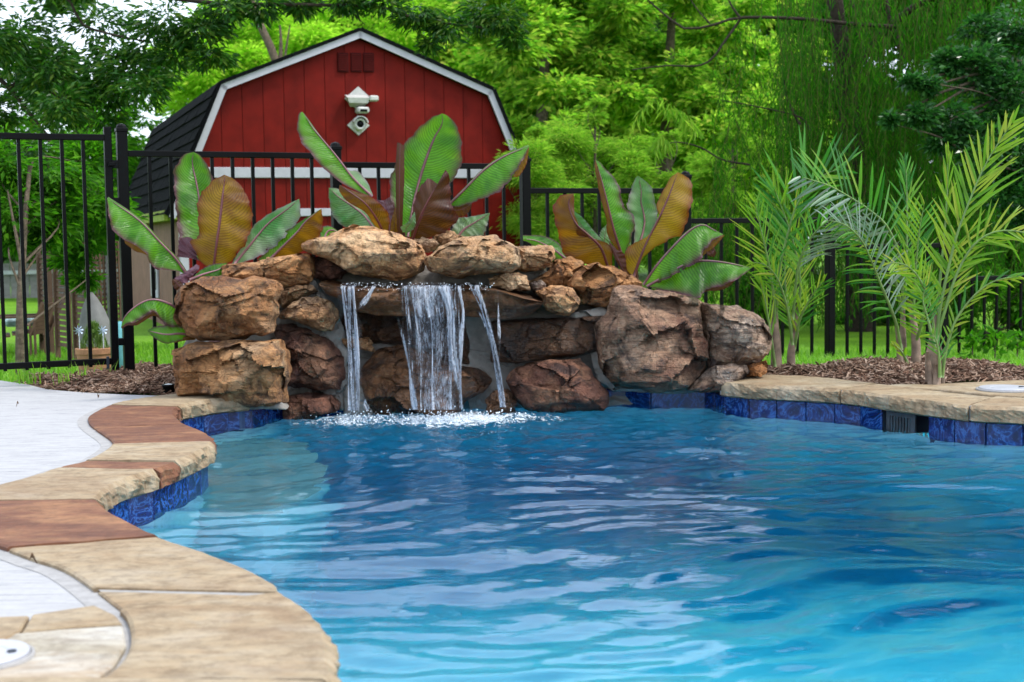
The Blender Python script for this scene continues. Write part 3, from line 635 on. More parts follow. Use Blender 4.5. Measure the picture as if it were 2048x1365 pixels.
# ------------------------------------------------------------------ rock waterfall
fall = root('rock_waterfall', (-0.1, 7.5, -0.1), 'stacked brown sandstone boulder waterfall mortared at the pool end', 'waterfall')
def facet(p, s, seed, g):
    d, pts_ = noise.voronoi(Vector((p.x / s + seed, p.y / s * 0.6, p.z / s * 1.25 - seed)))
    c = pts_[0]; h = noise.cell_vector(Vector((c.x * 7.3, c.y * 5.1, c.z * 9.7)))
    dx = p.x / s + seed - c.x; dz = p.z / s * 1.25 - seed - c.z
    return s * g * (0.55 * (h.x - 0.5) + (h.y - 0.5) * dx * 1.2 + (h.z - 0.62) * dz * 1.2)
def rock(pts, D, Tf, ext, mat, seed, parent=fall, k=3.0, nf=5, top=0.5, rough=1.0, label=None, name='boulder', tilt=0.0, fac_amt=1.0, NO=150, M_=30):
    r_ = random.Random(seed)
    P = np.array([U(x, y, D) for x, y in pts]); C0 = P.mean(0); A = np.stack([(P - C0) @ CR, (P - C0) @ CU], 1)
    # light corner rounding, keep the traced outline
    d_ = resample(A, 260, True); ker = np.array([1, 2, 3, 2, 1]) / 9.0
    d_ = sum(np.roll(d_, s, 0) * w for s, w in zip((-2, -1, 0, 1, 2), ker)); A = resample(d_, NO, True)
    c = A.mean(0); ext2 = (A.max(0) - A.min(0)); size = float(np.mean(ext2)); hw = ext2 / 2
    planes = [(0.0, 1.0, -top * hw[1] * 0.9, 1.1 + r_.uniform(-0.2, 0.2))] if top else []
    for i in range(nf):
        a = r_.uniform(0, 2 * math.pi); planes.append((math.cos(a), math.sin(a), None, r_.uniform(0.35, 1.0), r_.uniform(0.15, 0.6)))
    rs = np.sin(np.linspace(0, 1, M_) * math.pi / 2) ** 0.8; rs = rs[::-1]
    sv = Vector((seed * 1.37, seed * 2.11, seed * 0.73)); V = []
    def wp(a2, h): return C0 + CR * a2[0] + CU * a2[1] - CF * h
    nE = 5; rows = []
    # back to front: cap, sides, front rings
    for e in range(nE):
        t = e / (nE - 1); row = []
        for i in range(NO):
            sc = 0.78 + 0.22 * math.sin(t * math.pi / 2); row.append((c + (A[i] - c) * sc, -ext * (1 - t), 1.0))
        rows.append(row)
    for r1 in rs[1:]:
        row = []
        for i in range(NO):
            p = c + (A[i] - c) * r1; h = Tf * (max(0.0, 1 - r1 ** k)) ** 0.55
            for pl in planes:
                if pl[2] is None:
                    u_ = ((p[0] - c[0]) * pl[0] / hw[0] + (p[1] - c[1]) * pl[1] / hw[1]); hp = Tf * (1.02 - (u_ - pl[4]) * pl[3]) if u_ > pl[4] else 9
                else:
                    u_ = (p[1] - c[1]); hp = Tf * (1.05) - (u_ - top * hw[1]) * pl[3] if u_ > top * hw[1] else 9
                h = min(h, max(hp, 0.0))
            row.append((p, h + tilt * (p[1] - c[1]), r1))
        rows.append(row)
    for row in rows:
        for a2, h, r1 in row:
            w = wp(a2, h); wv = Vector(w)
            big = noise.noise(wv * (2.2 / size) + sv); mid = noise.noise(wv * (5.5 / size) + sv); fine = noise.turbulence(wv * 22 + sv, 4, False)
            fct = facet(wv, 0.42 * size + 0.03, seed, 0.62) + facet(wv, 0.15, seed + 3, 0.27) + facet(wv, 0.045, seed + 7, 0.09)
            rid = 1 - abs(noise.noise(wv * (4.0 / size) + sv * 2))
            h2 = (0.05 * big + 0.02 * mid) * size * 0.8 + (fine - 0.5) * 0.007 + fct * fac_amt - 0.028 * size * max(0, rid - 0.82) / 0.18
            stra = noise.noise(Vector((wv.x * 3, wv.y * 3, wv.z * 30)) + sv) * 0.006
            out = np.array([a2[0] - c[0], a2[1] - c[1]]); on = np.linalg.norm(out) + 1e-6
            rad = ((0.014 * mid + 0.007 * fine) * rough + stra) * (1 if r1 > 0.5 else 0)
            w = w - CF * (h2 * rough * (1.0 if h >= -1e-6 else 0.4) + stra) + (CR * out[0] + CU * out[1]) / on * rad
            V.append(w)
    nr = len(rows); V.append(wp(c, np.mean([h for _, h, _ in rows[-1]])) if False else np.mean(np.array(V[-NO:]), 0)); V.append(wp(c, -ext * 1.02))
    f = []
    for a in range(nr - 1):
        for i in range(NO): j = (i + 1) % NO; f.append((a * NO + i, a * NO + j, (a + 1) * NO + j, (a + 1) * NO + i))
    for i in range(NO):
        j = (i + 1) % NO; f.append(((nr - 1) * NO + i, (nr - 1) * NO + j, nr * NO)); f.append((j, i, nr * NO + 1))
    o = obj(name, V, f, mat, parent, smooth=True); o.data.set_sharp_from_angle(angle=R(24))
    if label: o['label'] = label
    return o
zA = lambda p: zz(320, 420, 3.102, p); zB = lambda p: zz(600, 420, 3.102, p); zC = lambda p: zz(1000, 420, 3.102, p)
RA, RB, RC, RD, RW, RL = (MAT[k] for k in ('rock_a', 'rock_b', 'rock_c', 'rock_d', 'rock_w', 'rock_l'))
# mortar core
rock(zz(0, 0, 1, [(360, 810), (365, 700), (400, 620), (460, 570), (600, 540), (640, 530), (700, 525), (1040, 525), (1110, 545), (1270, 590), (1380, 640), (1490, 680), (1520, 745), (1480, 770), (1400, 790), (1215, 815), (1100, 835), (620, 845), (560, 830)]), 7.68, 0.02, 0.35, MAT['mortar'], 1, k=8, nf=0, top=0, rough=0.6, fac_amt=0.3, name='mortar_core', NO=180, M_=26)
rock(zA([(560, 760), (700, 690), (760, 480), (960, 430), (1010, 520), (1130, 700), (1160, 900), (1160, 1240), (780, 1260), (700, 1210), (740, 800)]), 7.5, 0.04, 0.2, MAT['mortar'], 2, k=5, nf=0, top=0, rough=0.6, name='mortar_fill')
rock(zA([(330, 1160), (400, 1130), (560, 1200), (760, 1190), (790, 1240), (560, 1236), (430, 1240), (380, 1200)]), 6.95, 0.03, 0.3, MAT['mortar'], 2, k=5, nf=0, top=0, rough=0.5, name='mortar_fill')
rock(zC([(430, 640), (640, 600), (1000, 900), (1500, 1000), (1560, 1040), (1440, 1110), (1150, 1140), (700, 1130), (600, 1060), (560, 900), (460, 760)]), 7.55, 0.03, 0.2, MAT['mortar'], 5, k=5, nf=0, top=0, rough=0.5, name='mortar_fill')
rock(zB([(280, 960), (380, 1040), (450, 1130), (450, 1300), (270, 1300), (265, 1100)]), 7.52, 0.04, 0.2, MAT['mortar'], 6, k=4, nf=0, top=0, rough=0.6, fac_amt=0.4, name='mortar_fill')
# left pillar
rock(zA([(80, 870), (150, 842), (300, 822), (520, 815), (750, 808), (757, 858), (785, 870), (790, 960), (800, 1050), (772, 1100), (775, 1200), (700, 1215), (560, 1222), (440, 1226), (400, 1180), (340, 1152), (150, 1162), (100, 1166), (85, 1000)]), 6.98, 0.22, 0.35, RA, 3, k=5, nf=4, top=0.72, label='big blocky orange brown boulder at the foot of the left pillar')
rock(zA([(150, 470), (300, 420), (400, 410), (460, 420), (520, 430), (590, 405), (650, 420), (730, 450), (745, 490), (720, 560), (725, 640), (700, 690), (690, 760), (640, 782), (560, 775), (500, 803), (390, 810), (250, 818), (180, 785), (110, 690), (103, 560), (130, 500)]), 7.02, 0.26, 0.3, RA, 4, k=3, nf=6, top=0.6, label='rugged tan boulder on top of the left pillar block')
rock(zA([(390, 350), (450, 335), (600, 325), (800, 285), (930, 268), (948, 310), (957, 410), (920, 460), (850, 472), (760, 490), (700, 500), (520, 480), (400, 430), (383, 390)]), 7.4, 0.16, 0.35, RA, 5, k=4, nf=3, top=0.45, label='long orange slab below the left banana plant')
rock(zA([(930, 300), (1000, 285), (1080, 310), (1150, 370), (1120, 430), (1000, 440), (940, 420)]), 7.52, 0.08, 0.2, RC, 6)
rock(zA([(742, 500), (860, 475), (930, 468), (972, 500), (900, 530), (830, 565), (760, 605), (738, 560)]), 7.36, 0.09, 0.2, RB, 7)
rock(zA([(738, 655), (800, 590), (870, 555), (980, 543), (1060, 570), (1092, 620), (1097, 690), (1062, 752), (960, 738), (850, 692), (760, 675)]), 7.36, 0.14, 0.2, RB, 8, nf=4, top=0.3, label='small orange tan boulder left of the spill ledge')
rock(zA([(712, 722), (800, 702), (930, 748), (1030, 798), (1112, 868), (1143, 960), (1143, 1040), (1102, 1115), (1000, 1118), (900, 1102), (800, 1085), (802, 960), (782, 870), (755, 810), (718, 785)]), 7.42, 0.2, 0.25, RC, 9, k=3, nf=7, top=0.3, label='dark purple brown boulder left of the falling water')
rock(zA([(778, 1152), (900, 1142), (1050, 1152), (1122, 1200), (1100, 1252), (1010, 1270), (860, 1330), (785, 1340), (760, 1205)]), 7.38, 0.16, 0.25, RC, 10, k=3, nf=4, label='dark red boulder at the waterline left of the falling water')
# caps
rock(zB([(0, 215), (60, 182), (170, 166), (230, 136), (340, 104), (430, 110), (520, 130), (620, 150), (720, 200), (770, 250), (778, 300), (760, 380), (680, 420), (590, 436), (480, 418), (350, 400), (290, 390), (220, 332), (120, 290), (60, 272), (5, 245)]), 7.38, 0.22, 0.4, RB, 11, k=2.6, nf=6, top=0.35, label='largest cap rock over the left of the spill ledge')
rock(zB([(782, 300), (860, 240), (960, 190), (1100, 165), (1210, 158), (1290, 198), (1342, 250), (1372, 300), (1372, 352), (1300, 388), (1180, 386), (1060, 396), (980, 422), (900, 406), (810, 382), (778, 335)]), 7.36, 0.22, 0.4, RB, 12, k=2.8, nf=5, top=0.3, label='pale tan cap rock over the right of the spill ledge')
rock(zB([(1330, 228), (1450, 224), (1560, 228), (1577, 290), (1552, 352), (1450, 378), (1360, 370), (1340, 300)]), 7.5, 0.12, 0.3, RB, 13, k=5, nf=3)
rock(zB([(690, 185), (760, 172), (840, 182), (880, 215), (790, 260), (720, 230)]), 7.75, 0.08, 0.2, RB, 14)
rock(zB([(825, 168), (880, 140), (935, 130), (1035, 172), (960, 230), (870, 225)]), 7.8, 0.08, 0.2, RB, 15)
rock(zB([(1170, 425), (1300, 388), (1380, 398), (1422, 440), (1425, 500), (1300, 500), (1190, 470)]), 7.42, 0.08, 0.25, RB, 16, nf=2)
# recess behind the falling water
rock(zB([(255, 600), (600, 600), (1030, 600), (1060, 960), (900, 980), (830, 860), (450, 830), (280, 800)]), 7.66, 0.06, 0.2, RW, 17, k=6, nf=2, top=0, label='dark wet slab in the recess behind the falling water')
rock(zB([(246, 802), (420, 795), (440, 830), (466, 886), (400, 872), (340, 852), (258, 860)]), 7.5, 0.06, 0.15, RA, 18, k=4, nf=1)
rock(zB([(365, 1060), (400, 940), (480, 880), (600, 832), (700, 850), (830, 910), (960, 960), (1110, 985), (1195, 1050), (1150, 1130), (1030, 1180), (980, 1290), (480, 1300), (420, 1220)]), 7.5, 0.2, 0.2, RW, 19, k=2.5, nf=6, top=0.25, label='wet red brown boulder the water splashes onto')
rock(zB([(1150, 1180), (1200, 1130), (1260, 1108), (1315, 1130), (1345, 1200), (1330, 1270), (1160, 1270)]), 7.42, 0.09, 0.15, RW, 20)
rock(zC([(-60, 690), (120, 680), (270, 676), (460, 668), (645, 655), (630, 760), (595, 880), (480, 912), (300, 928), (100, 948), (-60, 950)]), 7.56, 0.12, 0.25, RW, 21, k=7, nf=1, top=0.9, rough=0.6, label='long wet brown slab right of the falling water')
# right side
rock(zC([(38, 1062), (90, 982), (200, 940), (350, 928), (500, 923), (562, 1000), (622, 1080), (672, 1130), (674, 1190), (640, 1240), (450, 1262), (300, 1270), (180, 1260), (110, 1200), (58, 1115)]), 7.46, 0.2, 0.2, RC, 22, k=2.6, nf=4, top=0.3, label='dark purple boulder with pale lichen at the waterline right of the falling water')
rock(zC([(698, 492), (740, 475), (850, 470), (1000, 498), (1060, 508), (1180, 520), (1256, 575), (1246, 680), (1276, 800), (1286, 960), (1244, 1040), (1170, 1110), (1050, 1124), (900, 1124), (760, 1104), (668, 1062), (618, 960), (598, 850), (572, 760), (588, 708), (658, 640), (678, 560)]), 7.48, 0.3, 0.3, RD, 23, k=3.2, nf=5, top=0.45, label='largest grey brown boulder with slanting grain right of the waterfall')
rock(zC([(1248, 572), (1350, 598), (1450, 604), (1560, 638), (1622, 688), (1662, 760), (1674, 830), (1642, 920), (1602, 952), (1480, 964), (1350, 980), (1285, 985), (1262, 850), (1238, 700)]), 7.52, 0.26, 0.3, RD, 24, k=2.4, nf=4, top=0.3, label='rounded grey boulder at the right end of the waterfall')
rock(zC([(1175, 1115), (1240, 1040), (1300, 982), (1400, 962), (1520, 958), (1545, 1000), (1505, 1042), (1450, 1105), (1300, 1134), (1200, 1136)]), 7.4, 0.14, 0.2, RD, 25, nf=3)
rock(zC([(1525, 975), (1640, 942), (1655, 1010), (1600, 1036), (1540, 1030)]), 7.42, 0.08, 0.2, RA, 26, nf=2)
rock(zC([(430, 440), (500, 350), (600, 333), (720, 358), (820, 408), (890, 462), (860, 560), (700, 610), (600, 604), (500, 580), (488, 520), (415, 480)]), 7.6, 0.16, 0.3, RA, 27, k=4, nf=4, top=0.55, label='angular brown boulder behind the largest grey one')
rock(zC([(180, 445), (300, 380), (350, 308), (430, 288), (525, 332), (485, 380), (430, 480), (280, 490)]), 7.66, 0.12, 0.3, RA, 28, nf=3)
rock(zC([(215, 505), (350, 468), (440, 478), (492, 540), (498, 592), (430, 658), (330, 643), (278, 612), (266, 550)]), 7.42, 0.14, 0.2, RB, 29, nf=4)
rock(zC([(175, 452), (270, 446), (290, 490), (220, 520)]), 7.52, 0.05, 0.15, RD, 30, nf=1)
# spill ledge: a real slab with a flat wet top
def slab(front_px, D, back, mat, seed, label):
    top = [U(x, y, D) for x, y in front_px[0]]; bot = [U(x, y, D) for x, y in front_px[1]]
    n = 90; T = resample(np.array(top), n); B = resample(np.array(bot), n); rows = []
    sv = Vector((seed, seed * 2, 0))
    def nn(p, s): return noise.turbulence(Vector(p) * s + sv, 4, False) - 0.5
    for j in range(9):
        t = j / 8; row = []
        for i in range(n):
            p = T[i] + np.array([0, 1, 0]) * back * (1 - t) + np.array([0, 0, 0.012 * (1 - t)]); p = p + np.array([0, 0, 0.008]) * nn(p, 9); row.append(p)
        rows.append(row)
    for j in range(1, 13):
        t = j / 12; row = []
        for i in range(n):
            p = T[i] * (1 - t) + B[i] * t; p = p + np.array([0, -1, 0]) * (0.05 * math.sin(math.pi * min(1, t * 1.3)) * 0.6 - 0.10 * t * t + 0.05 * nn(p, 7) + 0.02 * nn(p * np.array([1, 1, 5]), 12)); row.append(p)
        rows.append(row)
    for j in range(1, 5):
        t = j / 4; rows.append([rows[20][i] + np.array([0, 1, 0]) * back * 0.9 * t for i in range(n)])
    V = np.array(rows).reshape(-1, 3); f = gridf(len(rows), n)[:, ::-1]
    o = obj('spill_ledge', V, f, mat, fall, smooth=True); o['label'] = label
slab((zB([(113, 452), (200, 470), (330, 484), (480, 492), (700, 488), (900, 484), (1080, 482), (1200, 496), (1400, 545), (1512, 575)]),
      zB([(150, 528), (230, 560), (330, 640), (480, 666), (700, 668), (900, 670), (1100, 676), (1300, 686), (1430, 662), (1505, 600)])), 7.22, 0.5, RL, 5, 'flat wet orange slab the water spills over')

# ------------------------------------------------------------------ falling water
q = N('falling_water'); tc = q.n('TexCoord'); mp_ = q.n('Mapping'); q.t.links.new(tc.outputs['UV'], mp_.inputs['Vector']); mp_.inputs['Scale'].default_value = (1, 0.05, 1)
oi = q.n('ObjectInfo'); lo_ = q.n('CombineXYZ', X=q.math('MULTIPLY', oi.outputs['Random'], 50.0)); q.t.links.new(lo_.outputs[0], mp_.inputs['Location'])
s1 = q.noise(mp_, 44, 5, 0.7, 0.3)
mp2 = q.n('Mapping'); q.t.links.new(tc.outputs['UV'], mp2.inputs['Vector']); mp2.inputs['Scale'].default_value = (1.0, 0.3, 1); q.t.links.new(lo_.outputs[0], mp2.inputs['Location'])
s2 = q.noise(mp2, 30, 6, 0.7, 1.2)
e_ = q.n('Attribute', _attribute_name='cover')
msk = q.math('ADD', q.math('MULTIPLY', s1, 0.9), q.math('ADD', q.math('MULTIPLY', s2, 1.0), q.math('SUBTRACT', e_.outputs['Fac'], 1.52)))
fac = q.ramp(msk, [(0.0, (0.03, 0.03, 0.03)), (0.14, (0.34, 0.34, 0.34)), (0.3, (0.92, 0.92, 0.92))])
tr = q.n('BsdfTransparent', Color=(0.93, 0.95, 0.97, 1)); wh = q.pbr((0.78, 0.82, 0.90), 0.12, q.bump(q.math('ADD', s1, s2), 0.8, 0.012), 0.7)
tl = q.n('BsdfTranslucent', Color=(0.85, 0.9, 0.97, 1)); m1 = q.n('MixShader', Fac=0.5); q.t.links.new(wh.outputs[0], m1.inputs[1]); q.t.links.new(tl.outputs[0], m1.inputs[2])
mx = q.n('MixShader'); q.set(mx, 'Fac', fac); q.t.links.new(tr.outputs[0], mx.inputs[1]); q.t.links.new(m1.outputs[0], mx.inputs[2])
MAT['fallwater'] = q.done(mx)
wfall = root('falling_water', (-0.3, 7.15, ZW), 'clear white strands of water pouring from the ledge into the pool', 'water', kind='structure')
def strand(Lp, Rp, d0, d1, cover, seed, lip=True, fade=False):
    n, mW = 60, max(6, int(abs(Rp[0][0] - Lp[0][0]) / 3.2) + 4)
    L_ = catmull(np.array(Lp, float), n); R_ = catmull(np.array(Rp, float), n); V = []; uvs = []; cv = []
    r_ = np.random.default_rng(seed); ph = r_.uniform(0, 6, 6)
    for i in range(n):
        t = i / (n - 1); d = d0 + (d1 - d0) * t
        for j in range(mW):
            u = j / (mW - 1); x = L_[i, 0] * (1 - u) + R_[i, 0] * u; y = L_[i, 1] * (1 - u) + R_[i, 1] * u
            wob = 0.012 * math.sin(u * 23 + ph[0] + t * 2) + 0.008 * math.sin(u * 51 + ph[1] - t * 5) + 0.01 * math.sin(t * 12 + ph[2] + u * 9)
            rnd_ = -0.018 * math.sin(math.pi * u)
            V.append(U(x + 3.5 * t * math.sin(t * 7 + u * 3 + ph[3]), y, d + wob * 0.8 + rnd_)); wpx = abs(R_[i, 0] - L_[i, 0])
            uvs.append((x / 130.0, y / 130.0)); ed = min(1, 6 * u * (1 - u)); cv.append(cover * (1.04 - 0.08 * t) - 0.34 * (1 - ed) - (0.5 * smooth01(0.5, 1, t) if fade else 0) - (0 if lip else 0.4 * (1 - smooth01(0, 0.3, t))) + 0.10 * math.sin(u * 19 + ph[4]) * math.sin(t * 5 + ph[5]))
    if lip:
        top = []; 
        for k_ in (0.02, 0.07, 0.16, 0.26):
            for j in range(mW):
                p = np.array(V[j]); top.append((p + np.array([0, k_ + 0.01, 0.008 + 0.004 * math.sin(j + k_ * 30)]), (uvs[j][0], uvs[j][1] - k_ * 2), cv[j] * (1.0 - k_)))
        rows = len(top) // mW; order = list(range(rows))[::-1]
        V = [top[o * mW + j][0] for o in order for j in range(mW)] + V; uvs = [top[o * mW + j][1] for o in order for j in range(mW)] + uvs; cv = [top[o * mW + j][2] for o in order for j in range(mW)] + cv; n += rows
    o = obj('water_strand', V, gridf(n, mW), MAT['fallwater'], wfall, smooth=True, uv=uvs)
    a_ = o.data.attributes.new('cover', 'FLOAT', 'POINT'); a_.data.foreach_set('value', np.array(cv, dtype=np.float32))
    return o
zb = lambda p: zB(p)
strand(zb([(225, 488), (245, 600), (298, 720), (300, 950), (298, 1250)]), zb([(345, 490), (335, 600), (385, 720), (385, 950), (368, 1250)]), 7.14, 7.12, 0.5, 1)
strand(zb([(290, 489), (296, 700), (300, 950), (318, 1250)]), zb([(325, 489), (322, 700), (325, 950), (345, 1250)]), 7.13, 7.1, 0.8, 2)
strand(zb([(610, 486), (650, 680), (655, 900), (690, 1100), (700, 1240)]), zb([(1000, 484), (1020, 680), (1015, 900), (1000, 1100), (1010, 1240)]), 7.14, 7.1, 0.62, 3)
_sr = random.Random(8)
for k in range(17):
    a = min(1, max(0, _sr.choice([0.1, 0.45, 0.68, 0.8, 0.86]) + _sr.gauss(0, 0.06))); x0 = 625 + 375 * a; x1 = 690 + 325 * a + _sr.uniform(-14, 14); w = _sr.uniform(2, 10); yb = 1240 if _sr.random() < 0.6 else _sr.uniform(620, 1100); t_ = (yb - 486) / 754
    xe = x0 + (x1 - x0) * t_; xm = x0 + (xe - x0) * 0.55 + _sr.uniform(-10, 14)
    strand(zb([(x0 - w, 486), (xm - w * 0.7, (486 + yb) / 2), (xe - w * 0.6, yb)]), zb([(x0 + w, 486), (xm + w * 0.7, (486 + yb) / 2), (xe + w * 0.6, yb)]), 7.13 + _sr.uniform(-.02, .02), 7.09 + _sr.uniform(-.04, .02), _sr.uniform(0.55, 0.9), 100 + k, True, yb < 1239)
for k in range(6):
    x0 = _sr.uniform(238, 340); x1 = 300 + (x0 - 238) * 0.65 + _sr.uniform(-8, 8); w = _sr.uniform(3, 8)
    strand(zb([(x0 - w, 486), ((x0 + x1) / 2 + 8 - w, 800), (x1 - w, 1245)]), zb([(x0 + w, 486), ((x0 + x1) / 2 + 8 + w, 800), (x1 + w, 1245)]), 7.135, 7.09, _sr.uniform(0.6, 0.9), 200 + k)
for k in range(6):
    x0 = _sr.uniform(1055, 1115); w = _sr.uniform(2, 5); o_ = _sr.uniform(-16, 16)
    strand(zb([(x0 - w, 484), (1140 + o_ - w, 640), (1195 + o_ - w, 850), (1262 + o_ - w, 1225)]), zb([(x0 + w, 484), (1140 + o_ + w, 640), (1195 + o_ + w, 850), (1262 + o_ + w, 1225)]), 7.13, 7.07, _sr.uniform(0.6, 0.85), 300 + k)
strand(zb([(850, 486), (900, 620), (915, 800), (930, 950), (970, 1100), (985, 1240)]), zb([(930, 486), (965, 620), (975, 800), (985, 950), (1000, 1100), (1020, 1240)]), 7.11, 7.06, 0.84, 4)
strand(zb([(660, 486), (690, 600), (720, 760)]), zb([(880, 486), (880, 600), (870, 760)]), 7.12, 7.1, 0.72, 5, True, True)
strand(zb([(975, 486), (1005, 640), (985, 800), (985, 1000), (1000, 1230)]), zb([(1000, 486), (1022, 640), (1012, 800), (1005, 1000), (1020, 1230)]), 7.1, 7.05, 0.85, 6)
strand(zb([(1050, 484), (1120, 580), (1160, 700), (1190, 850), (1222, 1000), (1250, 1225)]), zb([(1120, 484), (1150, 580), (1185, 700), (1212, 850), (1245, 1000), (1285, 1225)]), 7.13, 7.07, 0.72, 7)
strand(zb([(1095, 620), (1130, 690), (1165, 760)]), zb([(1108, 618), (1145, 690), (1180, 760)]), 7.12, 7.1, 0.95, 8, False, True)
strand(zb([(602, 672), (625, 780), (660, 950), (680, 1080), (700, 1240)]), zb([(616, 672), (645, 780), (684, 950), (705, 1080), (725, 1240)]), 7.16, 7.1, 0.88, 9, False)
strand(zb([(440, 486), (385, 560), (330, 640)]), zb([(465, 486), (430, 560), (350, 640)]), 7.15, 7.14, 0.9, 10, True, True)
0 and strand(zb([(515, 668), (520, 760), (528, 860)]), zb([(524, 668), (545, 760), (545, 860)]), 7.2, 7.2, 0.85, 11, False, True)
strand(zb([(1222, 498), (1228, 700), (1228, 930)]), zb([(1232, 498), (1240, 700), (1240, 930)]), 7.14, 7.12, 0.82, 12, False, True)
0 and strand(zb([(440, 668), (410, 730), (385, 790)]), zb([(450, 668), (430, 730), (400, 790)]), 7.18, 7.17, 0.82, 13, False, True)
strand(zb([(740, 960), (740, 1060), (735, 1240)]), zb([(1000, 980), (960, 1060), (960, 1240)]), 7.25, 7.14, 0.64, 14, False)
strand(zb([(390, 1160), (395, 1250)]) , zb([(415, 1160), (430, 1250)]), 7.2, 7.12, 0.75, 15, False)
strand(zb([(680, 700), (700, 800), (740, 960)]), zb([(860, 700), (850, 800), (900, 960)]), 7.3, 7.28, 0.66, 16, False, True)
# spray: droplets where the strands land and along the lip
ico = bmesh.new(); bmesh.ops.create_icosphere(ico, subdivisions=1, radius=1.0); ico.verts.index_update()
iv = np.array([tuple(p.co) for p in ico.verts]); iff = np.array([[x.index for x in p.verts] for p in ico.faces]); ico.free()
P = []; S = []
for px, n_, sp in ((330, 200, 0.07), (720, 160, 0.09), (850, 330, 0.16), (980, 280, 0.09), (1260, 170, 0.08), (430, 60, 0.06)):
    c = U(*zb([(px, 1240)])[0], 7.1); k = rng.normal(0, 1, (n_, 3)); P.append(np.stack([c[0] + k[:, 0] * sp, 7.08 + k[:, 1] * 0.07, ZW + np.abs(k[:, 2]) * 0.022], 1)); S.append(rng.uniform(0.0012, 0.006, n_) * rng.uniform(0.5, 1, n_))
for px in range(250, 1200, 4):
    c = U(*zb([(px + rng.uniform(-6, 6), 480 + rng.uniform(-28, 22))])[0], 7.17 + rng.uniform(-0.02, 0.12)); P.append(c[None]); S.append(np.array([rng.uniform(0.0012, 0.0035)]))
P = np.vstack(P); S = np.concatenate(S)
V = (P[:, None, :] + iv[None] * S[:, None, None]).reshape(-1, 3); ff = (np.arange(len(P)) * len(iv))[:, None, None] + iff[None]
q = N('spray'); MAT['spray'] = q.done(q.pbr((0.85, 0.9, 0.95), 0.1, None, 0.6))
o = obj('water_spray', V, ff.reshape(-1, 3), MAT['spray'], wfall, smooth=True); o['kind'] = 'stuff'
# ------------------------------------------------------------------ banana plants
def bananamat(name, base, base2, edge, tcol, trans, rough=0.38, edge_amt=0.8, rib=(0.16, 0.05, 0.07)):
    q = N(name); tc = q.n('TexCoord'); sx = q.n('SeparateXYZ', Vector=tc.outputs['UV']); u, v = sx.outputs['X'], sx.outputs['Y']
    au = q.math('ABSOLUTE', q.math('MULTIPLY_ADD', u, 2.0, -1.0))
    co = q.coord(rnd=13.0); nl = q.noise(co, 4.5, 6, 0.62, 0.4); nf_ = q.noise(co, 40, 4, 0.6)
    ph = q.math('ADD', q.math('MULTIPLY', v, 440.0), q.math('ADD', q.math('MULTIPLY', q.math('POWER', au, 1.6), -36.0), q.math('MULTIPLY', nl, 24.0)))
    w1 = q.math('MULTIPLY_ADD', q.math('SINE', ph), 0.5, 0.5)
    w2 = q.math('MULTIPLY_ADD', q.math('SINE', q.math('MULTIPLY', ph, 2.63)), 0.5, 0.5)
    ve = q.math('ADD', q.math('MULTIPLY', w1, 0.65), q.math('MULTIPLY', w2, 0.35))
    col = q.mix(q.ramp(nl, [(0.40, (0, 0, 0)), (0.60, (1, 1, 1))]), base, base2)
    dk = q.ramp(ve, [(0.0, (0.50, 0.50, 0.50)), (0.45, (0.95, 0.95, 0.95)), (1.0, (1.35, 1.35, 1.25))])
    col = q.mix(q.math('MULTIPLY_ADD', nf_, 1.1, 0.15), col, dk, 'MULTIPLY')
    eg = q.math('ADD', q.math('POWER', au, 5.0), q.math('MULTIPLY', q.math('POWER', v, 7.0), 0.8))
    eg = q.math('MULTIPLY', q.math('ADD', eg, q.math('MULTIPLY', q.math('SUBTRACT', nl, 0.52), 1.6)), edge_amt, clamp=True)
    col = q.mix(eg, col, edge)
    ribm = q.ramp(au, [(0.035, (1, 1, 1)), (0.06, (0, 0, 0))])
    col = q.mix(ribm, col, rib)
    tcm = q.mix(0.9, tcol, dk, 'MULTIPLY'); tcm = q.mix(q.math('MULTIPLY', eg, 0.8), tcm, edge); tcm = q.mix(ribm, tcm, rib)
    bn = q.bump(q.math('ADD', ve, q.math('MULTIPLY', nf_, 0.3)), 0.4, 0.007)
    p = q.pbr(col, rough, bn, 0.32); t = q.n('BsdfTranslucent'); q.set(t, 'Color', tcm)
    mx = q.n('MixShader', Fac=trans); q.t.links.new(p.outputs[0], mx.inputs[1]); q.t.links.new(t.outputs[0], mx.inputs[2])
    return q.done(mx)
BG = bananamat('banana_green', (0.008, 0.075, 0.005), (0.10, 0.31, 0.022), (0.09, 0.022, 0.045), (0.19, 0.48, 0.02), 0.45, 0.24, 1.3)
BP = bananamat('banana_pale', (0.03, 0.16, 0.03), (0.22, 0.33, 0.18), (0.15, 0.075, 0.13), (0.2, 0.42, 0.10), 0.3, 0.33)
BB = bananamat('banana_bronze', (0.06, 0.010, 0.006), (0.22, 0.11, 0.008), (0.13, 0.010, 0.006), (0.34, 0.17, 0.006), 0.42, 0.36, 1.0)
BO = bananamat('banana_orange', (0.12, 0.035, 0.007), (0.34, 0.20, 0.010), (0.14, 0.02, 0.006), (0.50, 0.32, 0.008), 0.5, 0.38, 1.0)
BD = bananamat('banana_dark', (0.04, 0.009, 0.007), (0.075, 0.026, 0.008), (0.07, 0.007, 0.007), (0.2, 0.085, 0.008), 0.36, 0.34, 0.9)
BU = bananamat('banana_purple', (0.12, 0.05, 0.075), (0.24, 0.14, 0.19), (0.10, 0.02, 0.03), (0.25, 0.07, 0.09), 0.25, 0.35, 0.5)
MAT['midrib'] = simple('leaf_midrib', (0.20, 0.09, 0.10), 0.4, 0.5, 0.3, 20, 0.1)
MAT['midrib_d'] = simple('leaf_midrib_dark', (0.10, 0.02, 0.02), 0.4, 0.5, 0.3, 20, 0.1)
